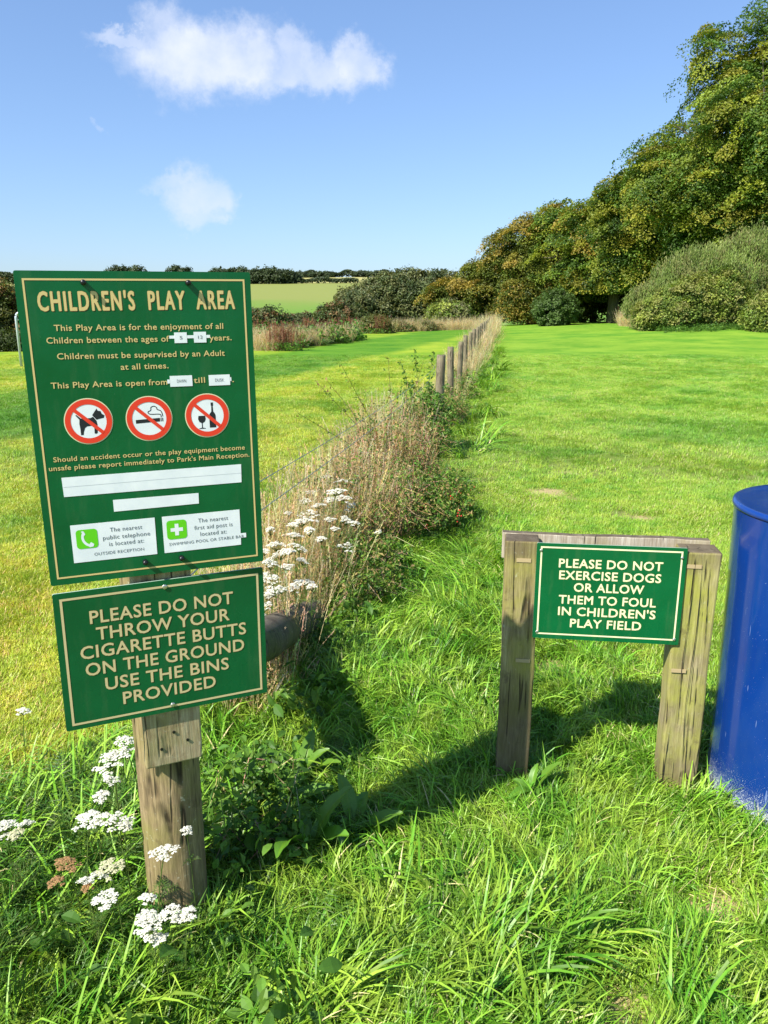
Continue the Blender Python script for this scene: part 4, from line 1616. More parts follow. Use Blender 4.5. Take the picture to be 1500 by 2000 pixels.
def spread_points(n, y0, y1, seed, power=1.0):
    rg = np.random.default_rng(seed)
    y = y0 + (y1 - y0) * rg.uniform(0, 1, n) ** power
    half = .49 * (y * .967 + EYE * .254) + 1.15 + .05 * y
    x = rg.uniform(-1, 1, n) * half
    # correct for the wedge growing with distance
    keep = rg.uniform(0, 1, n) < half / (.49 * (y1 * .967 + .4) + 1.15 + .05 * y1)
    return x[keep], y[keep], rg


def flow(x, y, seed=3):
    return (vnoise(x, y, 2.2, seed) - .5) * 7.0


CLEAR = [(PX, PY, .085), (1.365, 2.26, .315)]
_c, _s = math.cos(-.1299), math.sin(-.1299)
for u, v_ in ((-.2665, .045), (.268, .05)):
    CLEAR.append((.6958 + u * _c - v_ * _s, 2.3 + u * _s + v_ * _c, .068))


def clear_of(x, y):
    k = np.ones(len(x), bool)
    for a, b, r_ in CLEAR: k &= (x - a) ** 2 + (y - b) ** 2 > r_ * r_
    return k


def emit(name, label, x, y, rg, col, ncol, s0, s1, size_fn=None, tilt=.12):
    k = clear_of(x, y)
    x, y = x[k], y[k]
    n = len(x)
    P = np.stack([x, y, np.zeros(n)], -1)
    rot = np.stack([rg.normal(size=n) * tilt, rg.normal(size=n) * tilt, flow(x, y) + rg.normal(size=n) * .9], -1)
    sc = rg.uniform(s0, s1, n)
    if size_fn is not None: sc = sc * size_fn(x, y)
    scl = np.stack([sc, sc, sc * rg.uniform(.8, 1.15, n)], -1)
    return scatter(name, P, rot, scl, rg.integers(0, ncol, n), col, label)


# distance left (-) or right (+) of the weedy strip under the fence
def strip_d(x, y): return x - (TY + TX * y)


def rough_amount(x, y):
    """1 in the uncut grass, 0 on the mown lawns"""
    d = strip_d(x, y)
    w_right = np.interp(y, [0, 2.4, 3.3, 4.6, 7, 12, 50], [3.0, 2.6, 1.5, .95, .72, .62, .6]) + .25 * (vnoise(x, y, 2.0, 8) - .5)
    w_left = np.interp(y, [0, 1.5, 2.2, 3.2, 6, 50], [.9, .75, .45, .42, .45, .55]) + .15 * (vnoise(x, y, 3.0, 9) - .5)
    return np.where(d > 0, np.clip((w_right - d) / .35, 0, 1), np.clip((w_left + d) / .2, 0, 1))


def long_amount(x, y):
    d = strip_d(x, y)
    return np.clip(1 - np.abs(d - .35) / np.interp(y, [0, 2.5, 4, 10, 50], [1.0, 1.1, .75, .5, .5]), 0, 1) * (d > -.7)


x, y, rg = spread_points(18500, .7, 5.2, 51, .8)
k = (rg.uniform(0, 1, len(x)) < np.clip(long_amount(x, y) * 1.6, 0, 1) * (.35 + .65 * vnoise(x, y, 3.5, 4))) & (bare(x, y) < .4)
x, y = x[k], y[k]
emit('long_grass', 'long arching blades of grass growing along the fence strip', x, y, rg, LONG, 5, .55, 1.15,
     lambda a, b: (.55 + .6 * vnoise(a, b, 4, 12)) * np.interp(b, [0, 1.5, 2.2, 5], [.72, .8, 1.0, 1.0]))
x, y, rg = spread_points(4200, 5.2, 30, 52, 1.0)
k = (rg.uniform(0, 1, len(x)) < np.clip(long_amount(x, y) * 2, 0, 1))
x, y = x[k], y[k]
emit('long_grass', 'uncut grass fringe along the far part of the fence', x, y, rg, LONG, 5, 1.3, 2.2)
x, y, rg = spread_points(47000, .7, 6.0, 53, .85)
k = (rg.uniform(0, 1, len(x)) < rough_amount(x, y) * (.75 + .25 * vnoise(x, y, 4, 5))) & (bare(x, y) < .55)
x, y = x[k], y[k]
emit('rough_grass', 'rough ankle high grass around the signs', x, y, rg, MID, 4, .65, 1.15,
     lambda a, b: (.55 + .65 * vnoise(a, b, 3.2, 13)) * (1 - .5 * bare(a, b)) * np.interp(strip_d(a, b), [-.9, 0, .6, 1.6, 2.8], [.75, 1.1, 1.1, .82, .62]))
x, y, rg = spread_points(86000, .7, 7.0, 54, 1.0)
k = (rg.uniform(0, 1, len(x)) > bare(x, y) * 1.15) & (rg.uniform(0, 1, len(x)) > rough_amount(x, y) * .6)
x, y = x[k], y[k]
emit('lawn_grass', 'short mown grass of the two lawns, nearer part', x, y, rg, LAWN, 3, .8, 1.25)
x, y, rg = spread_points(65000, 7.0, 26, 55, 1.0)
k = (rg.uniform(0, 1, len(x)) > bare(x, y) * .6) & (rg.uniform(0, 1, len(x)) < np.interp(y, [7, 14, 20, 26], [1, .8, .55, .15]))
x, y = x[k], y[k]
emit('lawn_grass', 'short mown grass of the two lawns, farther part', x, y, rg, LAWN, 3, 1.0, 1.6)

#PART3
# ------------------------------------------------------------------ yarrow
def floret_disc(V, Fc, C, p, n, r, col, rg, lobes=5):
    """a small lobed white floret with a cream eye"""
    n = n.normalized()
    a = Vector((1, 0, 0)) if abs(n.x) < .8 else Vector((0, 1, 0))
    u = n.cross(a).normalized()
    w = n.cross(u)
    b = len(V)
    ph = rg.uniform(0, 6.28)
    V.append(p + n * r * .25)
    C.append((col[0] * .92, col[1] * .88, col[2] * .70))
    m = lobes * 2
    for k in range(m):
        an = ph + 2 * math.pi * k / m
        rr = r * (1.0 if k % 2 == 0 else .72)
        V.append(p + u * math.cos(an) * rr + w * math.sin(an) * rr)
        C.append(col)
    for k in range(m):
        Fc.append((b, b + 1 + k, b + 1 + (k + 1) % m))


def yarrow(seed, height, head, col, dense=1.0):
    """stem, flower head and feathery foliage as three meshes; the head sits at the top of a slightly bent stem"""
    rg = random.Random(seed)
    bend = Vector((rg.uniform(-.10, .10), rg.uniform(-.10, .10), 0)) * height
    pts = [Vector((0, 0, -.03)), bend * .15 + Vector((0, 0, height * .35)), bend * .5 + Vector((0, 0, height * .7)), bend + Vector((0, 0, height * .93))]
    st = MB()
    gcol = (.10, .16, .03)
    st.tube(pts, [.0024, .0021, .0018, .0015], 5, gcol)
    top = pts[-1]
    V, Fc, C = [], [], []
    tilt = Vector((rg.uniform(-.3, .3), rg.uniform(-.45, .1), 1)).normalized()
    nb = int(13 * dense)
    R0 = head / 2
    for k in range(nb):
        a = 2.399 * k + rg.uniform(-.3, .3)
        rr = R0 * math.sqrt((k + .5) / nb) * rg.uniform(.85, 1.1)
        c = top + Vector((math.cos(a) * rr, math.sin(a) * rr, 0))
        c += Vector((0, 0, height * .07 - (rr / R0) ** 2 * R0 * .28 - (c.x - top.x) * tilt.x * .8 - (c.y - top.y) * tilt.y * .8 + rg.uniform(-.003, .003)))
        st.tube([top - (c - top) * .05, top.lerp(c, .55) - Vector((0, 0, .004)), c - Vector((0, 0, .004))], [.0012, .0009, .0007], 3, gcol, cap=False)
        sr = R0 * .30
        for j in range(int(rg.uniform(9, 14))):
            a2 = 2.399 * j + rg.uniform(-.4, .4)
            r2 = sr * math.sqrt((j + .4) / 12)
            p = c + Vector((math.cos(a2) * r2, math.sin(a2) * r2, rg.uniform(-.0012, .0012) - (r2 / sr) ** 2 * sr * .35))
            n = (Vector((math.cos(a2) * r2 * 22, math.sin(a2) * r2 * 22, 1)) + tilt * .4 + Vector((rg.uniform(-.3, .3), rg.uniform(-.3, .3), 0)))
            v = rg.uniform(.86, 1.05)
            floret_disc(V, Fc, C, p, n, rg.uniform(.0034, .0046), tuple(q * v for q in col), rg)
    head_me = np_mesh('flower_head', [tuple(v) for v in V], Fc, np.array(C))
    # feathery leaves up the stem
    fv, ff, fc = [], [], []
    for k in range(int(5 + height * 10)):
        t = rg.uniform(.05, .85)
        i = min(int(t * 3), 2)
        p = pts[i].lerp(pts[i + 1], t * 3 - i)
        an = rg.uniform(0, 6.28)
        L = rg.uniform(.05, .11) * (1.2 - t * .7)
        d = Vector((math.cos(an), math.sin(an), rg.uniform(.3, .9))).normalized()
        feather(fv, ff, fc, p, d, L, rg)
    fol = np_mesh('foliage', fv, ff, np.array(fc))
    return st.mesh('stem'), head_me, fol


def feather(V, Fc, C, p, d, L, rg, pairs=11, col=None):
    """one finely divided leaf"""
    side = d.cross(Vector((0, 0, 1))).normalized()
    up = side.cross(d).normalized()
    c0 = col or (rg.uniform(.05, .10), rg.uniform(.12, .19), .022)
    pr = p
    for k in range(pairs):
        t = (k + 1) / pairs
        q = p + d * L * t - Vector((0, 0, 1)) * L * .35 * t * t
        b = len(V)
        V += [tuple(pr - side * .0006), tuple(pr + side * .0006), tuple(q + side * .0005), tuple(q - side * .0005)]
        Fc.append((b, b + 1, b + 2, b + 3))
        C += [c0] * 4
        w = L * .20 * math.sin(math.pi * min(1, t * .9 + .08)) ** .7
        for s in (-1, 1):
            e = q + side * s * w + (q - pr) * rg.uniform(.5, 1.4) + up * w * rg.uniform(.1, .6)
            b = len(V)
            ax = (q - pr).normalized() * .0011
            V += [tuple(q - ax), tuple(q + ax), tuple(e + ax * .3), tuple(e - ax * .3)]
            Fc.append((b, b + 1, b + 2, b + 3))
            cc = tuple(v * rg.uniform(.8, 1.3) for v in c0)
            C += [cc] * 4
        pr = q


WHITE = (.80, .80, .76)
CREAM = (.62, .62, .42)
BROWN = (.42, .25, .12)
PROTO = {}
for key, n, col in (('white', 5, WHITE), ('cream', 2, CREAM), ('brown', 2, BROWN)):
    PROTO[key] = [yarrow(300 + i + len(key) * 7, .38, .062 + .012 * (i % 3), col, 1.0) for i in range(n)]
_count = 0


def place_yarrow(px, py, size, label, kind='white', zt=.33, group='', Y=None):
    """a plant whose flower head shows at photograph pixel px, py; size = head width in pixels"""
    global _count
    p = at(px, py, Y) if Y is not None else ground_at(px, py, zt)
    if Y is None: pass
    z = max(p.z, .08)
    st, hd, fo = PROTO[kind][_count % len(PROTO[kind])]
    rg = random.Random(_count)
    _count += 1
    depth = p.y * .967 + (EYE - z) * .254
    width = size * (1.22 if group == G1 else .90) / F * depth
    base_w = .074
    sz = z / (.38 * 1.0)
    sxy = min(max(width / base_w, .45), 1.7)
    root = empty('yarrow', (0, 0, 0), rg.uniform(0, 6.28))
    # keep the head over the right spot although the stem leans
    tipv = max(hd.vertices, key=lambda v: v.co.z).co
    off = Matrix.Rotation(root.rotation_euler.z, 3, 'Z') @ Vector((tipv.x * sxy, tipv.y * sxy, 0))
    root.location = (p.x - off.x * .8, p.y - off.y * .8, 0)
    root.scale = (sxy, sxy, sz)
    tag(root, label, 'flower', group)
    link('stem', st, M['dry'], root)
    link('flower_head', hd, M['petal'], root)
    link('foliage', fo, M['foliage'], root)


G1 = 'yarrow plants around the left post'
near = [
    (40, 1388, 26, 'small white yarrow alone on the lawn at the far left, above the others', 'white', .30),
    (240, 1440, 34, 'topmost white yarrow head left of the backing board', 'white', .40),
    (237, 1476, 46, 'broad white yarrow just below the topmost one by the post', 'white', .38),
    (222, 1468, 24, 'small yarrow head tucked left of the broad upper one', 'white', .38),
    (218, 1518, 26, 'small white yarrow halfway down the left of the post', 'white', .36),
    (190, 1550, 32, 'white yarrow above the biggest cluster', 'white', .34),
    (184, 1594, 42, 'left half of the biggest white yarrow cluster', 'white', .34),
    (213, 1590, 46, 'right half of the biggest white yarrow cluster', 'white', .34),
    (243, 1606, 24, 'small white yarrow right of the biggest cluster', 'white', .33),
    (10, 1606, 34, 'white yarrow half cut by the left edge', 'white', .32),
    (26, 1622, 28, 'greyish yarrow in the trio at the left edge', 'cream', .31),
    (47, 1606, 22, 'right head of the yarrow trio at the left edge', 'white', .32),
    (8, 1630, 26, 'lowest yarrow of the group at the left edge', 'white', .30),
    (119, 1682, 38, 'faded brown yarrow head, the upper of two', 'brown', .30),
    (116, 1718, 32, 'faded brown yarrow head, the lower of two', 'brown', .29),
    (222, 1682, 38, 'cream green yarrow bud head below the big cluster', 'cream', .30),
    (160, 1718, 24, 'small white yarrow with a brown neighbour', 'white', .29),
    (182, 1708, 28, 'white yarrow leaning right of the small one', 'white', .29),
    (175, 1728, 22, 'small brown yarrow beneath two white heads', 'brown', .28),
    (203, 1752, 42, 'bright lone white yarrow left of the post foot', 'white', .27),
    (286, 1755, 30, 'white yarrow at the left corner of the post foot', 'white', .25),
    (280, 1786, 40, 'white yarrow spilling left below the post foot', 'white', .24),
    (312, 1796, 42, 'white yarrow in the middle below the post foot', 'white', .23),
    (316, 1830, 34, 'lowest white yarrow below the post foot', 'white', .20),
    (333, 1776, 30, 'white yarrow touching the front of the post foot', 'white', .25),
    (351, 1786, 26, 'white yarrow right of centre below the post foot', 'white', .24),
    (374, 1780, 28, 'rightmost white yarrow below the post foot', 'white', .25),
]
for px, py, s, lab, kind, zt in near: place_yarrow(px, py, s, lab, kind, zt, G1)
place_yarrow(312, 1668, 44, 'slanting white yarrow crossing in front of the round post', 'white', group=G1, Y=1.56)
place_yarrow(368, 1613, 10, 'tiny white yarrow head against the shaded side of the post', 'white', group=G1, Y=1.60)
G2 = 'yarrow plants in the strip right of the big sign'
lab2 = 'white yarrow in the dense drift between the big sign and the brambles'
for px, py, s in [(655, 955, 46), (640, 972, 36), (672, 968, 34), (612, 1000, 44), (640, 1012, 32), (590, 1012, 40), (600, 1030, 30), (566, 1042, 40), (548, 1078, 44),
                  (556, 1104, 38), (528, 1094, 36), (530, 1150, 44), (665, 938, 34), (634, 930, 28), (610, 958, 26), (540, 1058, 36), (520, 1072, 30), (524, 1120, 34),
                  (575, 1062, 32), (650, 1030, 26), (676, 1010, 24), (624, 1048, 28), (585, 1090, 26), (524, 1180, 30), (560, 1000, 22), (596, 975, 22), (532, 1030, 26), (515, 1125, 30),
                  (540, 1128, 34), (520, 1160, 30), (550, 1145, 28), (575, 1020, 30), (622, 985, 32), (690, 985, 20), (560, 1072, 34)]:
    part_ = 'upper' if py < 1000 else ('middle' if py < 1070 else 'lower')
    lab2 = 'white yarrow in the %s part of the dense drift right of the big sign' % part_
    place_yarrow(px, py, s, lab2, 'white', (.44, .52, .58, .48)[(px + py) % 4], G2 + ', %s part' % part_)
for px, py, s, lab in [(588, 1133, 46, 'broad low white yarrow at the foot of the dense drift'), (608, 1140, 26, 'small white yarrow at the right tip of the drift foot'),
                       (572, 1142, 26, 'small white yarrow left of the broad low one'), (683, 1062, 22, 'small white yarrow apart in the shade right of the drift'),
                       (664, 1064, 16, 'tiny yarrow left of the one apart in the shade'), (738, 1036, 16, 'tiny white yarrow at the foot of the brambles'),
                       (690, 1020, 34, 'white yarrow reaching in front of the brambles')]:
    place_yarrow(px, py, s, lab, 'white', .42, G2)


# ------------------------------------------------------------------ broad leaved docks
def dock_leaf_mesh(seed, L, W):
    rg = random.Random(seed)
    nl, nw = 12, 4
    V, C = [], []
    th, z, r = 1.05 + rg.uniform(-.25, .2), 0, 0
    kp = rg.uniform(.6, 1.25)
    st = .16
    g = (rg.uniform(.075, .12), rg.uniform(.19, .27), .022)
    for i in range(nl + 1):
        t = i / nl
        a = th - kp * t ** 1.4
        if i: r += math.cos(a) * L / nl; z += math.sin(a) * L / nl
        q = max(0, (t - st) / (1 - st))
        w = .004 + W * .5 * (math.sin(math.pi * q ** .75) ** .8 if q < 1 else 0)
        for j in range(-nw, nw + 1):
            s = j / nw
            wave = .05 * W * math.sin(t * 26 + s * 2) * abs(s)
            V.append((r, s * w, z + abs(s) * w * .45 + wave))
            k = .78 if j == 0 else rg.uniform(.92, 1.08)
            C.append((g[0] * (1.25 if j == 0 else k), g[1] * (1.1 if j == 0 else k), g[2] * k))
    m = 2 * nw + 1
    Fc = [(i * m + j, i * m + j + 1, (i + 1) * m + j + 1, (i + 1) * m + j) for i in range(nl) for j in range(m - 1)]
    return np_mesh('leaf', V, Fc, np.array(C), smooth=True)


DL = [dock_leaf_mesh(400 + i, .20 + .035 * (i % 3), .05 + .012 * (i % 4)) for i in range(7)]


def dock(x, y, n, sc, label, seed, lift=0.):
    root = empty('dock_plant', (x, y, 0))
    tag(root, label, 'weed', 'broad leaved docks in the long grass')
    rg = random.Random(seed)
    for k in range(n):
        o = link('leaf', DL[rg.randrange(7)], M['foliage_gloss'], root)
        o.rotation_euler = (rg.uniform(-.3, .3), rg.uniform(-.35, .25), 2.399 * k + rg.uniform(-.4, .4))
        s = sc * rg.uniform(.55, .95)
        o.scale = (s, s, s)
        o.location = (0, 0, .01 + lift * k / n)


for px, py, n, sc, lab in [
        (592, 1490, 9, .95, 'dock with pointed leaves in the shade right of the backing board'),
        (545, 1560, 8, 1.05, 'dock with a long sunlit leaf right of the round post'),
        (600, 1640, 8, 1.0, 'dock with drooping leaves in the sign shadow'),
        (500, 1500, 8, .9, 'half sunlit dock close right of the round post'),
        (470, 1640, 7, .8, 'low dock beside the shaded side of the round post'),
        (690, 1600, 7, .8, 'dock half hidden in the shadowed grass'),
        (530, 1745, 6, .35, 'small dock in the bright grass below the shadow'),
        (650, 1330, 7, .8, 'leafy dock beside the end of the slanted timber'),
        (110, 1660, 7, .45, 'small dock among the faded yarrow on the left'),
        (60, 1720, 6, .42, 'dock near the left edge below the yarrow trio'),
        (160, 1800, 6, .42, 'small dock left of the post foot'),
        (1040, 1520, 5, .6, 'small dock at the foot of the left frame post')]:
    p = ground_at(px, py, .08)
    dock(p.x, p.y, n, sc, lab, px, .03)


# ------------------------------------------------------------------ brambles and dead growth in the strip
def tangle(name, label, x, y, rx, ry, h, nst, stem_col, leaf_cols, nleaf, leaf, seed, group=None, cat='bramble', berries=0, straight=0., tall=()):
    rg = random.Random(seed)
    nrg = np.random.default_rng(seed)
    root = empty(name, (x, y, 0))
    tag(root, label, cat, group)
    mb = MB()
    LP = []
    for k in range(nst):
        a, q = rg.uniform(0, 6.28), math.sqrt(rg.random()) * .55
        p0 = Vector((math.cos(a) * rx * q, math.sin(a) * ry * q, -.02))
        a2, q2 = a + rg.uniform(-1, 1), rg.uniform(.3, 1.0)
        hh = h * rg.uniform(.45, 1.05) * math.sqrt(max(.1, 1 - (q2 * .8) ** 2))
        p3 = Vector((math.cos(a2) * rx * q2, math.sin(a2) * ry * q2, hh * (1 if rg.random() < straight else rg.uniform(.5, 1))))
        p1 = p0.lerp(p3, .33) + Vector((rg.uniform(-.05, .05), rg.uniform(-.05, .05), hh * .30))
        p2 = p0.lerp(p3, .70) + Vector((rg.uniform(-.06, .06), rg.uniform(-.06, .06), hh * .30))
        r = rg.uniform(.0009, .0024)
        c = tuple(v * rg.uniform(.7, 1.3) for v in rg.choice(stem_col))
        pts = [p0, p0.lerp(p1, .5), p1, p1.lerp(p2, .5), p2, p3]
        mb.tube(pts, [r * 1.3, r * 1.2, r, r * .9, r * .7, r * .4], 3, c, cap=False)
        for _ in range(max(1, nleaf // nst)):
            t = rg.uniform(.25, 1) * 4.99
            i = int(t)
            LP.append(pts[i].lerp(pts[i + 1], t - i) + Vector((rg.gauss(0, .014), rg.gauss(0, .014), rg.gauss(0, .014))))
    for (tx, ty, tz, nl) in tall:
        b0 = Vector((tx * .35, ty * .4, .05))
        e = Vector((tx, ty, tz))
        mid = b0.lerp(e, .5) + Vector((-.2 * tx, 0, .1))
        pts = [b0, mid, e]
        mb.tube(pts, [.0032, .0025, .0014], 4, (.16, .15, .05))
        for _ in range(nl):
            t = rg.uniform(.45, 1)
            q = mid.lerp(e, (t - .45) / .55)
            LP.append(q + Vector((rg.gauss(0, .018), rg.gauss(0, .018), rg.gauss(0, .014))))
    mb.build('stems', M['dry'], root)
    P = np.array([tuple(p) for p in LP])
    P[:, 2] = np.maximum(P[:, 2], .01)
    N = unit(nrg.normal(size=P.shape) + np.array([-.2, -.2, .9]))
    C = np.array(leaf_cols)[nrg.integers(0, len(leaf_cols), len(P))] * nrg.uniform(.7, 1.35, (len(P), 1))
    V, Fc, Cc = leaf_quads(P, N, leaf * nrg.uniform(.55, 1.3, len(P)), C, nrg, .5)
    link('leaves', np_mesh('leaves', V, Fc, Cc), M['foliage'], root)['kind'] = 'stuff'
    if berries:
        bb = MB()
        for k in range(berries):
            a, q = rg.uniform(-2.2, 1.2), rg.uniform(.5, .95)
            p = Vector((math.cos(a) * rx * q, math.sin(a) * ry * q, h * rg.uniform(.15, .6)))
            for j in range(3):
                c = p + Vector((rg.gauss(0, .012), rg.gauss(0, .012), rg.gauss(0, .01)))
                r = .007
                vs = [c + Vector(v) * r for v in ((0, 0, 1), (1, 0, 0), (0, 1, 0), (-1, 0, 0), (0, -1, 0), (0, 0, -1))]
                bb.add(vs, [(0, 1, 2), (0, 2, 3), (0, 3, 4), (0, 4, 1), (5, 2, 1), (5, 3, 2), (5, 4, 3), (5, 1, 4)])
        o = bb.build('berries', principled('red_berry', (.55, .03, .02), .35)[0], root, smooth=True)
        o['kind'] = 'stuff'
    return root


DRY = [(.55, .42, .23), (.46, .32, .16), (.64, .52, .30), (.30, .20, .11)]
RUST = [(.36, .21, .10), (.42, .27, .13), (.27, .17, .08)]
GRN = [(.075, .18, .022), (.11, .23, .028), (.055, .13, .018), (.15, .27, .035)]
OLV = [(.14, .20, .03), (.20, .25, .045), (.32, .25, .09), (.10, .17, .025), (.26, .20, .08)]
GB = 'brambles and dead stems under the fence'
tangle('bramble_tangle', 'tall rust brown tangle of dead stems and bramble in the middle of the fence strip', fence_x(6.5) - .10, 6.5, .60, .90, .98, 460, DRY + DRY + RUST, RUST + OLV + GRN, 5600, .028, 501, GB,
       tall=((-.62, -.35, 1.00, 30), (-.42, -.3, 1.12, 34), (-.05, .1, 1.14, 40), (-.72, -.75, .80, 16), (-.55, -.1, .98, 22), (.25, .3, 1.1, 40)))
tangle('bramble_tangle', 'straw coloured front slope of the tangle with yellow green leaves', fence_x(5.1) - .09, 5.15, .56, .75, .72, 420, DRY, GRN + OLV + [(.40, .30, .13)], 6500, .026, 502, GB)
tangle('bramble_tangle', 'dark leafy right flank of the tangle dotted with red hips', fence_x(5.6) + .33, 5.6, .30, .75, .52, 200, GRN + RUST, GRN + GRN + OLV, 4400, .030, 503, GB, berries=9)
tangle('leafy_shrub', 'fresh green leafy shrub climbing against the nearest round fence post', fence_x(8.6) - .08, 8.6, .42, .6, .88, 200, GRN + DRY, GRN, 6500, .042, 504, None, 'shrub',
       tall=((-.1, -.2, 1.12, 40), (.12, .1, 1.08, 40), (-.25, .0, 1.0, 30)))
tangle('bramble_tangle', 'low shaded green growth between the yarrow drift and the long grass', fence_x(4.1) + .05, 4.15, .32, .6, .40, 160, GRN + DRY, GRN + OLV, 3600, .028, 505, GB)
tangle('bramble_tangle', 'pale dead stems behind the yarrow, close to the big sign', fence_x(3.1) - .22, 3.1, .20, .5, .50, 190, DRY, DRY + OLV, 1500, .018, 506, GB)
0 and tangle('bramble_tangle', 'dim weedy growth around the slanted timber', fence_x(2.7) + .16, 2.55, .22, .42, .30, 110, GRN + DRY, GRN, 2200, .030, 507, GB)
tangle('bramble_tangle', 'leafy weeds and dead stalks just right of the round post', fence_x(2.0) + .10, 2.0, .20, .28, .34, 80, DRY + GRN, GRN, 1300, .032, 508, GB)

tangle('bramble_tangle', 'low mixed growth round the feet of the first fence posts', fence_x(11.2) + .02, 11.2, .30, 1.5, .50, 220, DRY + RUST, GRN + OLV, 4200, .035, 509, GB)
tangle('bramble_tangle', 'low growth round the third and fourth fence posts', fence_x(14.6) + .02, 14.6, .28, 1.8, .48, 200, DRY, GRN + OLV, 3600, .04, 510, GB)

# ------------------------------------------------------------------ dry grass, weeds and far borders (uncountable growth)


def lib_custom(name, builders, mat):
    c = bpy.data.collections.new(name)
    for i, (V, Fc, C) in enumerate(builders):
        lib_obj('%s_%02d' % (name, i), V, Fc, np.array(C), mat, c)
    return c


def dry_stalks(seed, nb, L, spread, head=True, cols=((.56, .44, .22), (.46, .34, .16), (.62, .52, .30)), lean=.22, red=False):
    rg = random.Random(seed)
    V, Fc, C = [], [], []
    for k in range(nb):
        a, q = rg.uniform(0, 6.28), spread * math.sqrt(rg.random())
        p = Vector((math.cos(a) * q, math.sin(a) * q, -.01))
        d = Vector((rg.gauss(.05, lean), rg.gauss(0, lean), 1)).normalized()
        dr = Vector((rg.gauss(0, 1), rg.gauss(0, 1), 0)).normalized() * rg.uniform(.1, .45)
        l = L * rg.uniform(.6, 1.15)
        col = tuple(v * rg.uniform(.75, 1.2) for v in rg.choice(cols))
        s = Vector((-math.sin(a), math.cos(a), 0))
        w = .0014 * (1.8 if red else 1)
        pr = p
        n = 5
        for i in range(n):
            t = (i + 1) / n
            q2 = p + d * l * t + dr * l * .35 * t * t
            b = len(V)
            V += [tuple(pr - s * w), tuple(pr + s * w), tuple(q2 + s * w * .8), tuple(q2 - s * w * .8)]
            Fc.append((b, b + 1, b + 2, b + 3)); C += [col] * 4
            if head and i >= n - (3 if red else 2):
                for j in range(9 if not red else 16):
                    f = rg.random()
                    c = pr.lerp(q2, f) + Vector((rg.gauss(0, .005), rg.gauss(0, .005), 0)) * (3.2 if red else 1)
                    e = c + (d + Vector((rg.gauss(0, .4), rg.gauss(0, .4), .2))).normalized() * rg.uniform(.010, .022) * (1.6 if red else 1)
                    ww = (.0022 if not red else .009)
                    b = len(V)
                    V += [tuple(c), tuple(c.lerp(e, .5) + s * ww), tuple(e), tuple(c.lerp(e, .5) - s * ww)]
                    Fc.append((b, b + 1, b + 2, b + 3)); C += [tuple(v * rg.uniform(.8, 1.25) for v in col)] * 4
            pr = q2
    return V, Fc, C


def feather_tuft(seed, n, L):
    rg = random.Random(seed)
    V, Fc, C = [], [], []
    for k in range(n):
        a = rg.uniform(0, 6.28)
        p = Vector((math.cos(a) * .03 * rg.random(), math.sin(a) * .03 * rg.random(), 0))
        d = Vector((math.cos(a), math.sin(a), rg.uniform(.5, 2.2))).normalized()
        feather(V, Fc, C, p, d, L * rg.uniform(.7, 1.2), rg, 12)
    return V, Fc, C


def leafy_sprig(seed, n, h, leaf, cols):
    rg = np.random.default_rng(seed)
    P = np.stack([rg.normal(size=n) * .04, rg.normal(size=n) * .04, rg.uniform(.1, 1, n) * h], -1)
    N = unit(rg.normal(size=(n, 3)) * .6 + np.array([0, 0, 1.]))
    C = np.array(cols)[rg.integers(0, len(cols), n)] * rg.uniform(.75, 1.25, (n, 1))
    V, Fc, Cc = [], [], []
    for p_, n_, c_ in zip(P, N, C):
        a = unit(rg.normal(size=3)); u = unit(a - n_ * (a @ n_)); w = np.cross(n_, u)
        s = leaf * rg.uniform(.6, 1.3)
        b = len(V)
        for t, k in ((0, 0), (.22, .62), (.55, 1.0), (.82, .62), (1, 0)):
            m_ = p_ + u * s * t - n_ * s * .35 * t * t
            V += [m_ + w * s * .30 * k + n_ * s * .10 * k, m_, m_ - w * s * .30 * k + n_ * s * .10 * k]
        for r_ in range(4):
            for q_ in range(2):
                i0 = b + r_ * 3 + q_
                Fc.append((i0, i0 + 1, i0 + 4, i0 + 3))
        Cc += [c_] * 15
    return V, Fc, Cc


DRYLIB = lib_custom('dry_tuft', [dry_stalks(601, 26, .55, .09), dry_stalks(602, 22, .70, .10), dry_stalks(603, 30, .42, .10, lean=.35)], M['dry'])
REDLIB = lib_custom('red_dock', [dry_stalks(611, 16, .95, .22, cols=((.22, .085, .05), (.28, .13, .07), (.17, .07, .04)), lean=.1, red=True)], M['dry'])
WEEDLIB = lib_custom('weed_tuft', [feather_tuft(621, 16, .13), feather_tuft(622, 20, .10), leafy_sprig(623, 34, .13, .028, GRN), leafy_sprig(624, 40, .09, .020, GRN), leafy_sprig(625, 30, .18, .036, GRN)], M['foliage'])

rg = np.random.default_rng(70)
# straw around the yarrow drift and through the tangle
y = rg.uniform(2.7, 8.5, 380)
x = fence_x(y) + rg.uniform(-.66, -.05, len(y)) * np.interp(y, [2.4, 3.2, 9], [.55, 1, .9])
emit('dry_grass', 'pale dry grass stalks standing through the fence strip', x, y, rg, DRYLIB, 3, .55, 1.05, lambda a, b: np.interp(b, [2.4, 3.5, 5, 8.5], [.75, .8, 1.0, 1.05]), .14)
y = 10.1 + 41.5 * rg.uniform(0, 1, 800) ** .9
x = fence_x(y) + rg.normal(size=len(y)) * .17 + np.interp(y, [10, 25, 50], [-.20, -.15, .1])
emit('dry_grass', 'pale dry grass hiding the feet of the far fence posts', x, y, rg, DRYLIB, 3, .75, 1.35, lambda a, b: np.interp(b, [9, 14, 25, 50], [.62, .70, .9, 1.4]) * (.7 + .5 * vnoise(a, b, 1.2, 31)), .16)
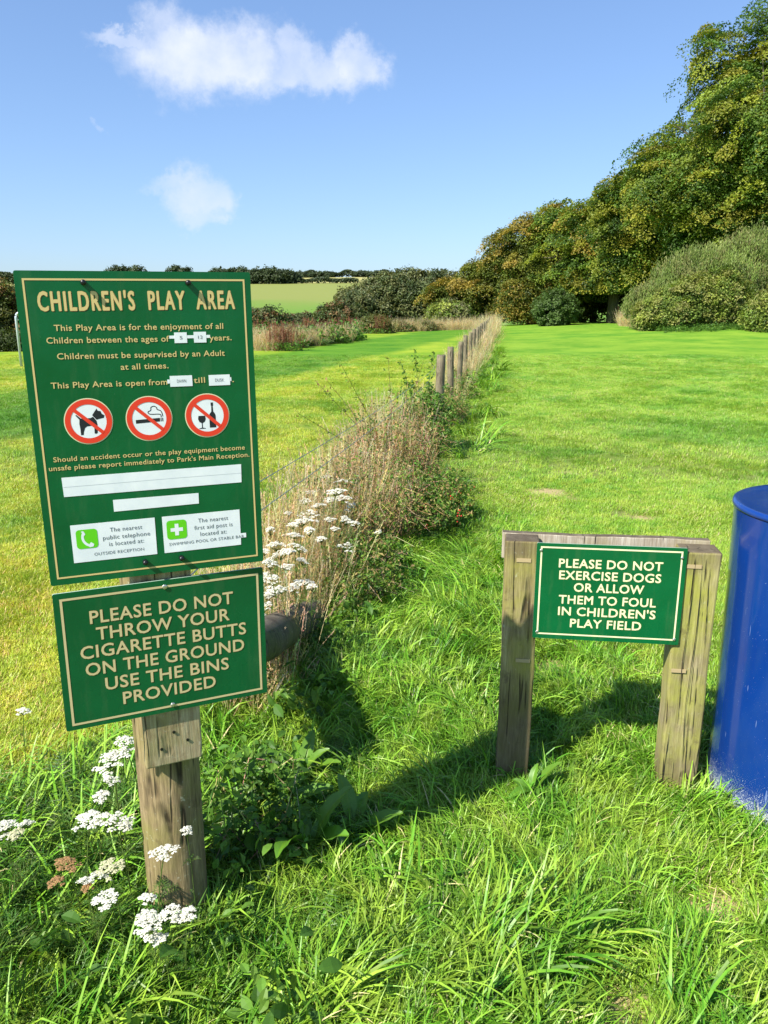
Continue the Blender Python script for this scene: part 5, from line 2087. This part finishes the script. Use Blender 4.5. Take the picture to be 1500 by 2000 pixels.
# weeds at the feet of the left post and along the strip
x, y, rg = spread_points(9000, 1.15, 7.0, 71, .7)
d = strip_d(x, y)
am = np.clip(1 - np.abs(d + .02) / np.interp(y, [1, 1.8, 2.6, 4, 7], [.75, .62, .42, .45, .6]), 0, 1)
k = rg.uniform(0, 1, len(x)) < am * 1.2 * (.3 + .7 * vnoise(x, y, 5, 33))
emit('weeds', 'feathery yarrow leaves and small weeds under the flowers', x[k], y[k], rg, WEEDLIB, 5, .7, 1.35, None, .25)
x = rg.uniform(-1.35, -.60, 520)
y = rg.uniform(1.35, 2.35, 520)
k = (rg.uniform(0, 1, 520) < np.exp(-((x + .85) / .3) ** 2 - ((y - 1.8) / .35) ** 2) * 1.2)
emit('weeds', 'bushy feathery foliage under the white yarrow left of the post', x[k], y[k], rg, WEEDLIB, 2, 1.1, 1.9, None, .35)
x, y = rg.uniform(-1.5, -.55, 700), rg.uniform(1.15, 2.5, 700)
k = rg.uniform(0, 1, 700) < np.exp(-((x + .9) / .4) ** 2 - ((y - 1.75) / .5) ** 2) * 1.1
emit('long_grass', 'longer grass among the yarrow left of the post', x[k], y[k], rg, LONG, 5, .7, 1.2)
# straw strip along the far end of the left lawn and the red dock stands
def border_pts(pxs, Ys, n, seed, spread):
    r_ = np.random.default_rng(seed)
    t = r_.uniform(0, 1, n)
    px = np.interp(t, np.linspace(0, 1, len(pxs)), pxs)
    Y = np.interp(t, np.linspace(0, 1, len(Ys)), Ys) + r_.normal(size=n) * spread
    return (px - 750) / F * Y, Y, r_


x, y, rg = border_pts([500, 540, 600, 690], [29.5, 29.5, 32, 37], 900, 72, .55)
emit('dry_grass', 'straw coloured uncut grass along the left lawn border', x, y, rg, DRYLIB, 3, .8, 1.2, None, .2)
x, y, rg = border_pts([690, 780, 860, 935], [47, 50, 53, 54], 800, 73, .5)
emit('dry_grass', 'straw coloured grass band below the far thicket', x, y, rg, DRYLIB, 3, .8, 1.25, None, .2)
x, y, rg = border_pts([1235, 1300, 1420, 1500, 1560], [42, 40, 39.8, 37.5, 35.5], 700, 75, .6)
emit('rough_grass', 'rough grass and weeds at the foot of the trees and the bank', x, y, rg, WEEDLIB, 5, 1.4, 2.6, None, .2)
x, y, rg = border_pts([1195, 1245], [50, 45], 120, 76, .6)
emit('dry_grass', 'small patch of straw grass left of the bank', x, y, rg, DRYLIB, 3, .9, 1.5, None, .2)
x, y, rg = border_pts([500, 600, 700], [31.5, 33.5, 39], 800, 74, 1.2)
emit('rough_grass', 'green rough growth on the left lawn border', x, y, rg, WEEDLIB, 5, 3.0, 5.0, None, .2)
for i, (px, Y, w, n, lab) in enumerate([
        (553, 28.6, .55, 15, 'reddish brown dock stand nearest to the lawn, right of the big sign'),
        (590, 33.5, .7, 12, 'reddish dock stand behind the nearest one'),
        (622, 36, .8, 16, 'middle dock stand of the red row on the lawn border'),
        (665, 38, .8, 20, 'darkest red dock stand at the right end of the row'),
        (505, 33, .6, 10, 'red brown dock stand beside the edge of the big sign'),
        (738, 46, .6, 8, 'small red brown dock stand beside the separate bush')]):
    p = at(px, 600, Y)
    root = empty('dock_stand', (p.x, Y, 0))
    tag(root, lab, 'weed', 'seeding docks on the lawn border')
    rgp = random.Random(700 + i)
    V, Fc, C = [], [], []
    for k in range(n):
        v, f, c = dry_stalks(710 + i * 40 + k, 9, .95, .16, cols=((.22, .09, .055), (.30, .14, .075), (.17, .075, .045)), lean=.10, red=True)
        ox, oy = rgp.gauss(0, w * .5), rgp.gauss(0, .3)
        b = len(V)
        V += [(q[0] + ox, q[1] + oy, q[2]) for q in v]
        Fc += [tuple(j + b for j in g) for g in f]
        C += c
    link('seed_stalks', np_mesh('seed_stalks', V, Fc, np.array(C)), M['dry'], root)
    nr = np.random.default_rng(i)
    P = np.stack([nr.normal(size=260) * w * .6, nr.normal(size=260) * .4, nr.uniform(.02, .3, 260)], -1)
    V, Fc, C = leaf_quads(P, unit(nr.normal(size=(260, 3)) + np.array([0, 0, .8])), nr.uniform(.08, .18, 260), np.array(GRN)[nr.integers(0, 4, 260)], nr, .4)
    link('leaves', np_mesh('leaves', V, Fc, C), M['foliage'], root)['kind'] = 'stuff'
